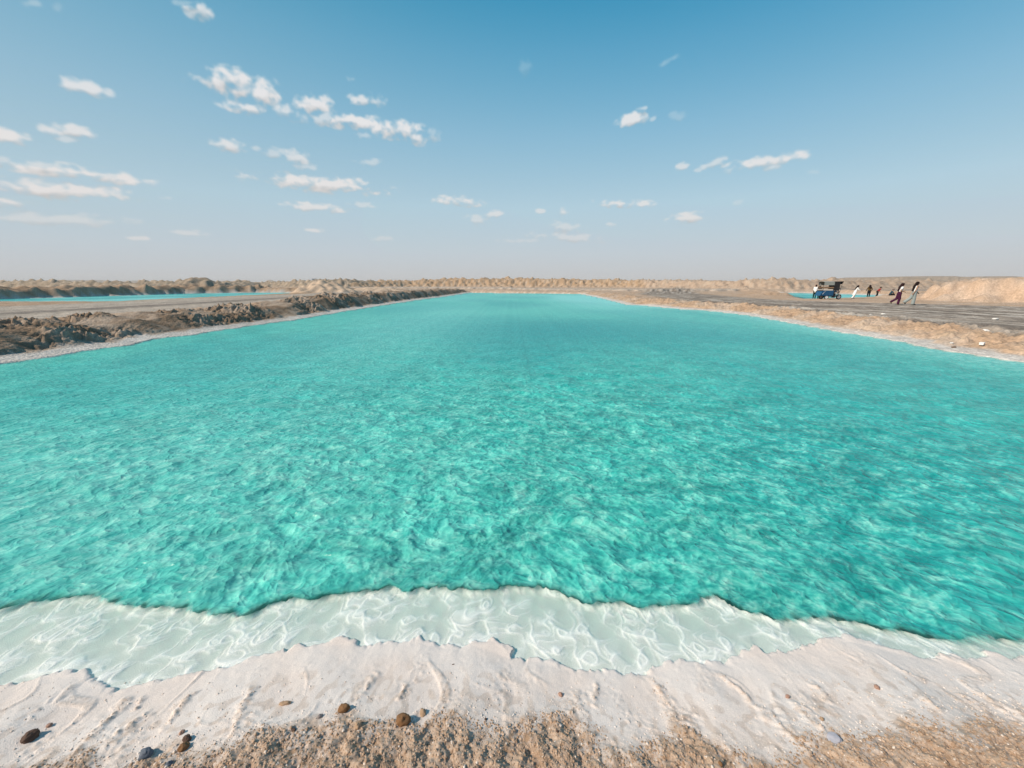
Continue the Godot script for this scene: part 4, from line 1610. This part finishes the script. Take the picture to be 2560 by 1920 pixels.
func skin_over(bones: PackedFloat32Array, cell: float, soft: float, st: SurfaceTool) -> void:
	# tapered capsules joined with a smooth minimum, meshed as surface nets
	var n := bones.size() / 8
	var lo := Vector3.ONE * 1e9
	var hi := -lo
	for q in n:
		var k := q * 8
		var r := maxf(bones[k + 6], bones[k + 7]) + soft + cell * 2.0
		for e in 2:
			var p := Vector3(bones[k + e * 3], bones[k + e * 3 + 1], bones[k + e * 3 + 2])
			lo = lo.min(p - Vector3.ONE * r)
			hi = hi.max(p + Vector3.ONE * r)
	var nx := int((hi.x - lo.x) / cell) + 2
	var ny := int((hi.y - lo.y) / cell) + 2
	var nz := int((hi.z - lo.z) / cell) + 2
	var f := PackedFloat32Array()
	f.resize(nx * ny * nz)
	f.fill(1.0)
	for q in n:
		var k := q * 8
		var a := Vector3(bones[k], bones[k + 1], bones[k + 2])
		var b := Vector3(bones[k + 3], bones[k + 4], bones[k + 5])
		var ra := bones[k + 6]
		var rb := bones[k + 7]
		var ab := b - a
		var ll := maxf(ab.length_squared(), 1e-9)
		var m := maxf(ra, rb) + soft + cell * 2.0
		var p0 := (a.min(b) - Vector3.ONE * m - lo) / cell
		var p1 := (a.max(b) + Vector3.ONE * m - lo) / cell
		for z in range(maxi(int(p0.z), 0), mini(int(p1.z) + 1, nz)):
			for y in range(maxi(int(p0.y), 0), mini(int(p1.y) + 1, ny)):
				var row := (z * ny + y) * nx
				for x in range(maxi(int(p0.x), 0), mini(int(p1.x) + 1, nx)):
					var p := lo + Vector3(x, y, z) * cell
					var t := clampf((p - a).dot(ab) / ll, 0.0, 1.0)
					var d := p.distance_to(a + ab * t) - lerpf(ra, rb, t)
					var o := f[row + x]
					var h := maxf(soft - absf(d - o), 0.0) / soft
					f[row + x] = minf(d, o) - h * h * soft * 0.25
	var at := PackedInt32Array()
	at.resize(nx * ny * nz)
	at.fill(-1)
	var vs := PackedVector3Array()
	var step := [1, nx, nx * ny]
	for z in nz - 1:
		for y in ny - 1:
			for x in nx - 1:
				var i := (z * ny + y) * nx + x
				var s := 0
				for c in 8:
					if f[i + (c & 1) + ((c >> 1) & 1) * nx + (c >> 2) * nx * ny] < 0.0:
						s += 1
				if s == 0 or s == 8:
					continue
				var sum := Vector3.ZERO
				var cnt := 0
				for c in 8:
					for ax in 3:
						if c & (1 << ax):
							continue
						var o1 := Vector3(c & 1, (c >> 1) & 1, c >> 2)
						var i1: int = i + (c & 1) + ((c >> 1) & 1) * nx + (c >> 2) * nx * ny
						var v1 := f[i1]
						var v2 := f[i1 + int(step[ax])]
						if (v1 < 0.0) != (v2 < 0.0):
							o1[ax] += v1 / (v1 - v2)
							sum += o1
							cnt += 1
				at[i] = vs.size()
				vs.append(lo + (Vector3(x, y, z) + sum / cnt) * cell)
	for z in range(1, nz - 1):
		for y in range(1, ny - 1):
			for x in range(1, nx - 1):
				var i := (z * ny + y) * nx + x
				var inside := f[i] < 0.0
				for ax in 3:
					if (f[i + int(step[ax])] < 0.0) == inside:
						continue
					var u: int = step[(ax + 1) % 3]
					var v: int = step[(ax + 2) % 3]
					var c := [at[i], at[i - u], at[i - u - v], at[i - v]]
					if c.min() < 0:
						continue
					if inside:
						c.reverse()
					for q in [0, 1, 2, 0, 2, 3]:
						st.set_smooth_group(0)
						st.add_vertex(vs[c[q]])


func dir2(deg: float) -> Vector3:
	# straight down at 0, ahead at 90
	return Vector3(sin(deg_to_rad(deg)), -cos(deg_to_rad(deg)), 0)


func hand_bones(list: PackedFloat32Array, wrist: Vector3, along: Vector3, palm: Vector3, curl: float, s: float, side: float) -> void:
	var across := along.cross(palm).normalized() * side
	var root := wrist + along * 0.02 * s
	bone(list, root - across * 0.018 * s, root + along * 0.07 * s - across * 0.026 * s, 0.017 * s, 0.014 * s)
	bone(list, root + across * 0.018 * s, root + along * 0.07 * s + across * 0.026 * s, 0.017 * s, 0.014 * s)
	var lens := [0.070, 0.080, 0.074, 0.058]
	for k in 4:
		var from := root + along * 0.075 * s + across * (0.031 - 0.0205 * k) * s
		var p := from
		var way := along
		for j in 3:
			way = way.rotated(across * side, -curl * (0.5 + 0.35 * j)) if side > 0.0 else way.rotated(across, curl * (0.5 + 0.35 * j))
			var q: Vector3 = p + way * lens[k] * s * [0.45, 0.32, 0.23][j]
			bone(list, p, q, (0.0092 - 0.001 * j) * s, (0.0085 - 0.001 * j) * s)
			p = q
	var base := root + across * 0.03 * s
	var t1 := base + (along * 0.6 + across * 0.75).normalized() * 0.042 * s + palm * 0.01 * s
	bone(list, base, t1, 0.012 * s, 0.010 * s)
	bone(list, t1, t1 + (along * 0.85 + across * 0.3 + palm * 0.3).normalized() * 0.034 * s, 0.010 * s, 0.008 * s)


func cloth(key: String, c: Color) -> StandardMaterial3D:
	if mats.has(key):
		return mats[key]
	var m := mat(key, c, 0.92)
	m.rim_enabled = true
	m.rim = 0.2
	m.metallic_specular = 0.2
	return m


func person(label: String, at: Vector2, heading: Vector2, s: float, o: Dictionary, group := "") -> Node3D:
	var thigh: Array = o.thigh
	var shin: Array = o.shin
	var foot: Array = o.get("foot", [90.0, 90.0])
	var lean: float = o.get("lean", 4.0)
	var reach := 0.0
	for k in 2:
		reach = maxf(reach, 0.43 * cos(deg_to_rad(thigh[k])) + 0.41 * cos(deg_to_rad(shin[k])) + 0.075)
	var ph: float = o.get("pelvis", reach)
	var pel := Vector3(0, ph, 0) * s
	var up := Vector3(sin(deg_to_rad(lean)), cos(deg_to_rad(lean)), 0)
	var neck := pel + up * 0.50 * s
	var nod: float = lean + o.get("nod", 0.0)
	var hup := Vector3(sin(deg_to_rad(nod)), cos(deg_to_rad(nod)), 0)
	var face := Vector3(cos(deg_to_rad(nod)), -sin(deg_to_rad(nod)), 0)
	var head := neck + hup * 0.185 * s
	var knee := []
	var ankle := []
	var hip := []
	for k in 2:
		var z := (-0.088 if k == 0 else 0.088) * s
		hip.append(pel + Vector3(0, -0.02 * s, z))
		knee.append(hip[k] + dir2(thigh[k]) * 0.42 * s + Vector3(0, 0, z * 0.1))
		ankle.append(knee[k] + dir2(shin[k]) * 0.40 * s)
	var sho := []
	var elb := []
	var wri := []
	var upper: Array = o.upper
	var fore: Array = o.fore
	var spread: Array = o.get("spread", [8.0, 8.0])
	var inward: Array = o.get("inward", [0.0, 0.0])
	for k in 2:
		var sg := -1.0 if k == 0 else 1.0
		sho.append(neck - up * 0.035 * s + Vector3(0, 0, sg * 0.165 * s))
		var ud := (dir2(upper[k]) + Vector3(0, 0, sg * sin(deg_to_rad(spread[k])))).normalized()
		var fdir := (dir2(fore[k]) - Vector3(0, 0, sg * sin(deg_to_rad(inward[k])))).normalized()
		elb.append(sho[k] + ud * 0.28 * s)
		wri.append(elb[k] + fdir * 0.24 * s)
	var y: float = ground_y(at.x, at.y) + o.get("sink", 0.0)
	var t := thing("person", label, "person", Vector3(at.x, y, -at.y), atan2(heading.y, heading.x), group)
	# body
	var b := PackedFloat32Array()
	for k in 2:
		var sg := -1.0 if k == 0 else 1.0
		bone(b, pel + Vector3(0, 0.02, sg * 0.065) * s, pel + up * 0.22 * s + Vector3(0, 0, sg * 0.05 * s), 0.105 * s, 0.088 * s)
		bone(b, pel + up * 0.22 * s + Vector3(0, 0, sg * 0.05 * s), neck - up * 0.07 * s + Vector3(0, 0, sg * 0.09 * s), 0.088 * s, 0.092 * s)
		bone(b, neck - up * 0.03 * s, sho[k], 0.055 * s, 0.05 * s)
		bone(b, hip[k], knee[k], 0.088 * s, 0.055 * s)
		bone(b, knee[k], ankle[k], 0.054 * s, 0.036 * s)
		var toe: Vector3 = dir2(foot[k])
		bone(b, ankle[k] - toe * 0.04 * s + Vector3(0, -0.03, 0) * s, ankle[k] + toe * 0.15 * s + Vector3(0, -0.045 if foot[k] > 70.0 else 0.0, 0) * s, 0.034 * s, 0.024 * s)
		bone(b, sho[k], elb[k], 0.048 * s, 0.037 * s)
		bone(b, elb[k], wri[k], 0.037 * s, 0.026 * s)
	bone(b, neck - up * 0.04 * s, head, 0.058 * s, 0.055 * s)
	var st := begin()
	skin_over(b, 0.023 * s, 0.035 * s, st)
	var hb := PackedFloat32Array()
	bone(hb, head - face * 0.02 * s + hup * 0.015 * s, head + face * 0.012 * s + hup * 0.03 * s, 0.094 * s, 0.086 * s)
	bone(hb, head + face * 0.03 * s, head + face * 0.062 * s - hup * 0.085 * s, 0.068 * s, 0.036 * s)
	bone(hb, head + face * 0.094 * s + hup * 0.012 * s, head + face * 0.112 * s - hup * 0.022 * s, 0.010 * s, 0.015 * s)
	bone(hb, head + face * 0.088 * s - hup * 0.052 * s + Vector3(0, 0, -0.016 * s), head + face * 0.088 * s - hup * 0.052 * s + Vector3(0, 0, 0.016 * s), 0.010 * s, 0.010 * s)
	for sg in [-1.0, 1.0]:
		bone(hb, head + Vector3(0, 0, sg * 0.084 * s) + hup * 0.015 * s, head + Vector3(0, 0, sg * 0.094 * s) - face * 0.01 * s - hup * 0.02 * s, 0.018 * s, 0.012 * s)
		bone(hb, head + face * 0.080 * s + Vector3(0, 0, sg * 0.032 * s) + hup * 0.028 * s, head + face * 0.076 * s + Vector3(0, 0, sg * 0.046 * s) + hup * 0.028 * s, 0.012 * s, 0.010 * s)
	bone(hb, neck, head - hup * 0.03 * s, 0.052 * s, 0.054 * s)
	skin_over(hb, 0.012 * s, 0.014 * s, st)
	for k in 2:
		var along: Vector3 = (wri[k] - elb[k]).normalized()
		var palm := along.cross(Vector3(0, 0, 1)).normalized() * -1.0
		if absf(along.y) > 0.75:
			palm = Vector3(0, 0, 1.0 if k == 0 else -1.0)
		palm = (palm - along * palm.dot(along)).normalized()
		var fb := PackedFloat32Array()
		bone(fb, wri[k] - along * 0.04 * s, wri[k] + along * 0.02 * s, 0.027 * s, 0.022 * s)
		hand_bones(fb, wri[k], along, palm, 0.30, s, 1.0 if k == 0 else -1.0)
		skin_over(fb, 0.0075 * s, 0.006 * s, st)
	commit(st, "body", cloth("skin", Color(0.42, 0.25, 0.17)) if not o.has("skin") else cloth("dark_skin", Color(0.20, 0.11, 0.07)), t)
	# trousers or skirt
	var flare: float = o.get("flare", 0.0)
	var c := PackedFloat32Array()
	for k in 2:
		var sg := -1.0 if k == 0 else 1.0
		bone(c, pel + up * 0.10 * s + Vector3(0, 0, sg * 0.05 * s), pel + Vector3(0, 0, sg * 0.065 * s), 0.104 * s, 0.122 * s)
		bone(c, hip[k], knee[k], 0.108 * s, (0.076 + 0.4 * flare) * s)
		bone(c, knee[k], lerp(knee[k], ankle[k], 0.94), (0.072 + 0.4 * flare) * s, (0.056 + flare) * s)
	st = begin()
	skin_over(c, 0.023 * s, 0.03 * s, st)
	commit(st, "trousers", o.low, t)
	if o.has("skirt"):
		var m: Vector3 = (ankle[0] + ankle[1]) * 0.5
		c = PackedFloat32Array()
		for sg in [-1.0, 1.0]:
			bone(c, pel + Vector3(0, 0, sg * 0.06 * s), lerp(pel, m, o.skirt) + Vector3(0, 0, sg * 0.09 * s), 0.125 * s, 0.13 * s)
		st = begin()
		skin_over(c, 0.023 * s, 0.04 * s, st)
		commit(st, "tunic_skirt", o.top, t)
	# top
	c = PackedFloat32Array()
	var hem: float = o.get("hem", 0.0)
	for k in 2:
		var sg := -1.0 if k == 0 else 1.0
		bone(c, pel + up * hem * s + Vector3(0, 0, sg * 0.062 * s), pel + up * 0.22 * s + Vector3(0, 0, sg * 0.052 * s), (0.118 - 0.1 * hem) * s, 0.104 * s)
		bone(c, pel + up * 0.22 * s + Vector3(0, 0, sg * 0.052 * s), neck - up * 0.07 * s + Vector3(0, 0, sg * 0.09 * s), 0.104 * s, 0.106 * s)
		var sleeve: float = o.get("sleeve", 0.5)
		if sleeve > 0.0:
			bone(c, neck - up * 0.045 * s, sho[k], 0.066 * s, 0.064 * s)
			bone(c, sho[k], lerp(sho[k], elb[k], minf(sleeve * 2.0, 1.0)), 0.064 * s, 0.056 * s)
			if sleeve > 0.5:
				bone(c, elb[k], lerp(elb[k], wri[k], (sleeve - 0.5) * 2.0), 0.056 * s, 0.044 * s)
	st = begin()
	skin_over(c, 0.023 * s, 0.03 * s, st)
	commit(st, "top", o.top, t)
	# hair
	c = PackedFloat32Array()
	bone(c, head - face * 0.032 * s + hup * 0.035 * s, head + face * 0.004 * s + hup * 0.052 * s, 0.098 * s, 0.088 * s)
	bone(c, head - face * 0.05 * s, head - face * 0.055 * s - hup * 0.05 * s, 0.085 * s, 0.066 * s)
	var fall: float = o.get("hair", 0.0)
	if fall > 0.0:
		for sg in [-1.0, 0.0, 1.0]:
			var p0: Vector3 = head - face * 0.055 * s + Vector3(0, 0, sg * 0.055 * s)
			var p1: Vector3 = neck - up * 0.02 * s - Vector3(0.105, 0, 0) * s + Vector3(0, 0, sg * 0.07 * s)
			var p2: Vector3 = neck - up * fall * s - Vector3(0.155, 0.02 * absf(sg), 0) * s + Vector3(0, 0, sg * 0.06 * s)
			bone(c, p0, p1, 0.066 * s, 0.062 * s)
			bone(c, p1, p2, 0.062 * s, 0.03 * s)
			if sg != 0.0:
				bone(c, head + Vector3(0, 0, sg * 0.078 * s), neck + Vector3(-0.01, -0.02, sg * 0.10) * s, 0.036 * s, 0.032 * s)
	st = begin()
	skin_over(c, 0.02 * s, 0.03 * s, st)
	commit(st, "hair", o.get("hair_mat", mats.hair), t)
	if o.has("cap"):
		c = PackedFloat32Array()
		bone(c, head - face * 0.015 * s + hup * 0.06 * s, head + hup * 0.072 * s, 0.096 * s, 0.086 * s)
		bone(c, head + face * 0.06 * s + hup * 0.055 * s, head + face * 0.125 * s + hup * 0.045 * s, 0.03 * s, 0.016 * s)
		st = begin()
		skin_over(c, 0.017 * s, 0.02 * s, st)
		commit(st, "cap", o.cap, t)
	# shoes
	for k in 2:
		c = PackedFloat32Array()
		var toe := dir2(foot[k])
		var flat: float = 0.045 if foot[k] > 70.0 else 0.0
		bone(c, ankle[k] - toe * 0.045 * s + Vector3(0, -0.026, 0) * s, ankle[k] + toe * 0.16 * s + Vector3(0, -flat, 0) * s, 0.045 * s, 0.032 * s)
		bone(c, ankle[k], ankle[k] + Vector3(0, -0.03, 0) * s, 0.044 * s, 0.044 * s)
		st = begin()
		skin_over(c, 0.017 * s, 0.02 * s, st)
		commit(st, "shoe", o.shoe, t)
	return t


func make_people() -> void:
	cloth("hair", Color(0.018, 0.010, 0.009))
	cloth("brown_hair", Color(0.030, 0.012, 0.012))
	cloth("grey_hair", Color(0.11, 0.085, 0.08))
	var white := cloth("white_cotton", Color(0.80, 0.79, 0.77))
	var plum := cloth("plum_cotton", Color(0.060, 0.012, 0.040))
	var jeans := cloth("pale_denim", Color(0.28, 0.31, 0.30))
	var black := cloth("black_cotton", Color(0.012, 0.014, 0.016))
	var green := cloth("dark_green_cotton", Color(0.012, 0.028, 0.022))
	var brown := cloth("brown_wool", Color(0.095, 0.055, 0.018))
	var red := cloth("red_cotton", Color(0.26, 0.030, 0.028))
	var navy := cloth("teal_navy_cotton", Color(0.020, 0.060, 0.090))
	var sand_shoe := cloth("khaki_leather", Color(0.20, 0.16, 0.10))
	var boot := cloth("black_leather", Color(0.012, 0.012, 0.014))
	var maroon := cloth("maroon_knit", Color(0.09, 0.012, 0.016))
	person("woman in a white crop top and plum trousers walking right along the road", Vector2(28.25, 28.75), Vector2(0.93, -0.36), 0.90,
		{"thigh": [-10.0, 5.0], "shin": [-52.0, -4.0], "foot": [28.0, 88.0], "lean": 5.0, "nod": 6.0, "upper": [-12.0, -18.0], "fore": [85.0, 70.0], "inward": [20.0, 10.0], "hem": 0.16, "sleeve": 0.22, "hair": 0.30, "hair_mat": mats.brown_hair, "top": white, "low": plum, "shoe": sand_shoe, "flare": 0.025}, "women walking along the right road")
	person("woman in a white sleeveless top and pale wide trousers, first of the two walking right", Vector2(28.3, 27.75), Vector2(0.93, -0.36), 0.92,
		{"thigh": [-15.0, 4.0], "shin": [-46.0, -2.0], "foot": [20.0, 88.0], "lean": 4.0, "nod": 3.0, "upper": [20.0, -14.0], "fore": [40.0, -24.0], "hem": 0.12, "sleeve": 0.0, "hair": 0.34, "top": white, "low": jeans, "shoe": boot, "flare": 0.055}, "women walking along the right road")
	person("man in a white shirt, dark trousers and maroon cap standing behind the tricycle", Vector2(37.55, 48.9), Vector2(0.75, 0.66), 1.0,
		{"thigh": [0.0, 0.0], "shin": [-2.0, -2.0], "lean": 3.0, "nod": 10.0, "upper": [5.0, 12.0], "fore": [40.0, 60.0], "hem": -0.03, "sleeve": 0.5, "top": white, "low": green, "shoe": boot, "cap": maroon, "skin": true}, "pair behind the tricycle")
	person("dark haired figure in black clothes next to the man in white behind the tricycle", Vector2(38.2, 49.05), Vector2(-0.9, -0.4), 0.93,
		{"thigh": [2.0, -3.0], "shin": [-2.0, -4.0], "lean": 6.0, "nod": 16.0, "upper": [10.0, 5.0], "fore": [60.0, 50.0], "sleeve": 0.9, "top": black, "low": black, "shoe": boot, "skin": true}, "pair behind the tricycle")
	person("figure in a long white tunic leaning forward beside the right pool", Vector2(40.35, 46.4), Vector2(0.95, -0.3), 0.93,
		{"thigh": [8.0, -10.0], "shin": [-16.0, -30.0], "foot": [85.0, 60.0], "lean": 14.0, "nod": 8.0, "upper": [40.0, 30.0], "fore": [85.0, 75.0], "hem": -0.04, "sleeve": 0.8, "hair": 0.2, "top": white, "low": white, "shoe": black, "skirt": 0.45, "flare": 0.02})
	person("long haired figure in a brown jacket at the edge of the right pool", Vector2(49.3, 54.5), Vector2(0.5, 0.85), 1.0,
		{"thigh": [0.0, 3.0], "shin": [-2.0, -6.0], "lean": 8.0, "nod": 4.0, "upper": [-6.0, -14.0], "fore": [50.0, 60.0], "spread": [24.0, 26.0], "sleeve": 0.95, "hair": 0.12, "top": brown, "low": black, "shoe": boot})
	person("small figure in red leaning forward at the edge of the right pool", Vector2(50.9, 55.0), Vector2(0.95, -0.3), 0.88,
		{"thigh": [20.0, -4.0], "shin": [-4.0, -20.0], "lean": 34.0, "nod": -12.0, "upper": [-20.0, -26.0], "fore": [20.0, 30.0], "sleeve": 0.95, "top": red, "low": black, "shoe": boot})
	person("figure in a dark teal shirt sitting on the pale bank right of the pool", Vector2(48.6, 50.7), Vector2(0.75, -0.66), 0.95,
		{"thigh": [112.0, 100.0], "shin": [-18.0, 12.0], "pelvis": 0.13, "lean": 18.0, "nod": 10.0, "upper": [45.0, 38.0], "fore": [80.0, 62.0], "sleeve": 0.5, "top": navy, "low": black, "shoe": boot, "hair_mat": mats.grey_hair})
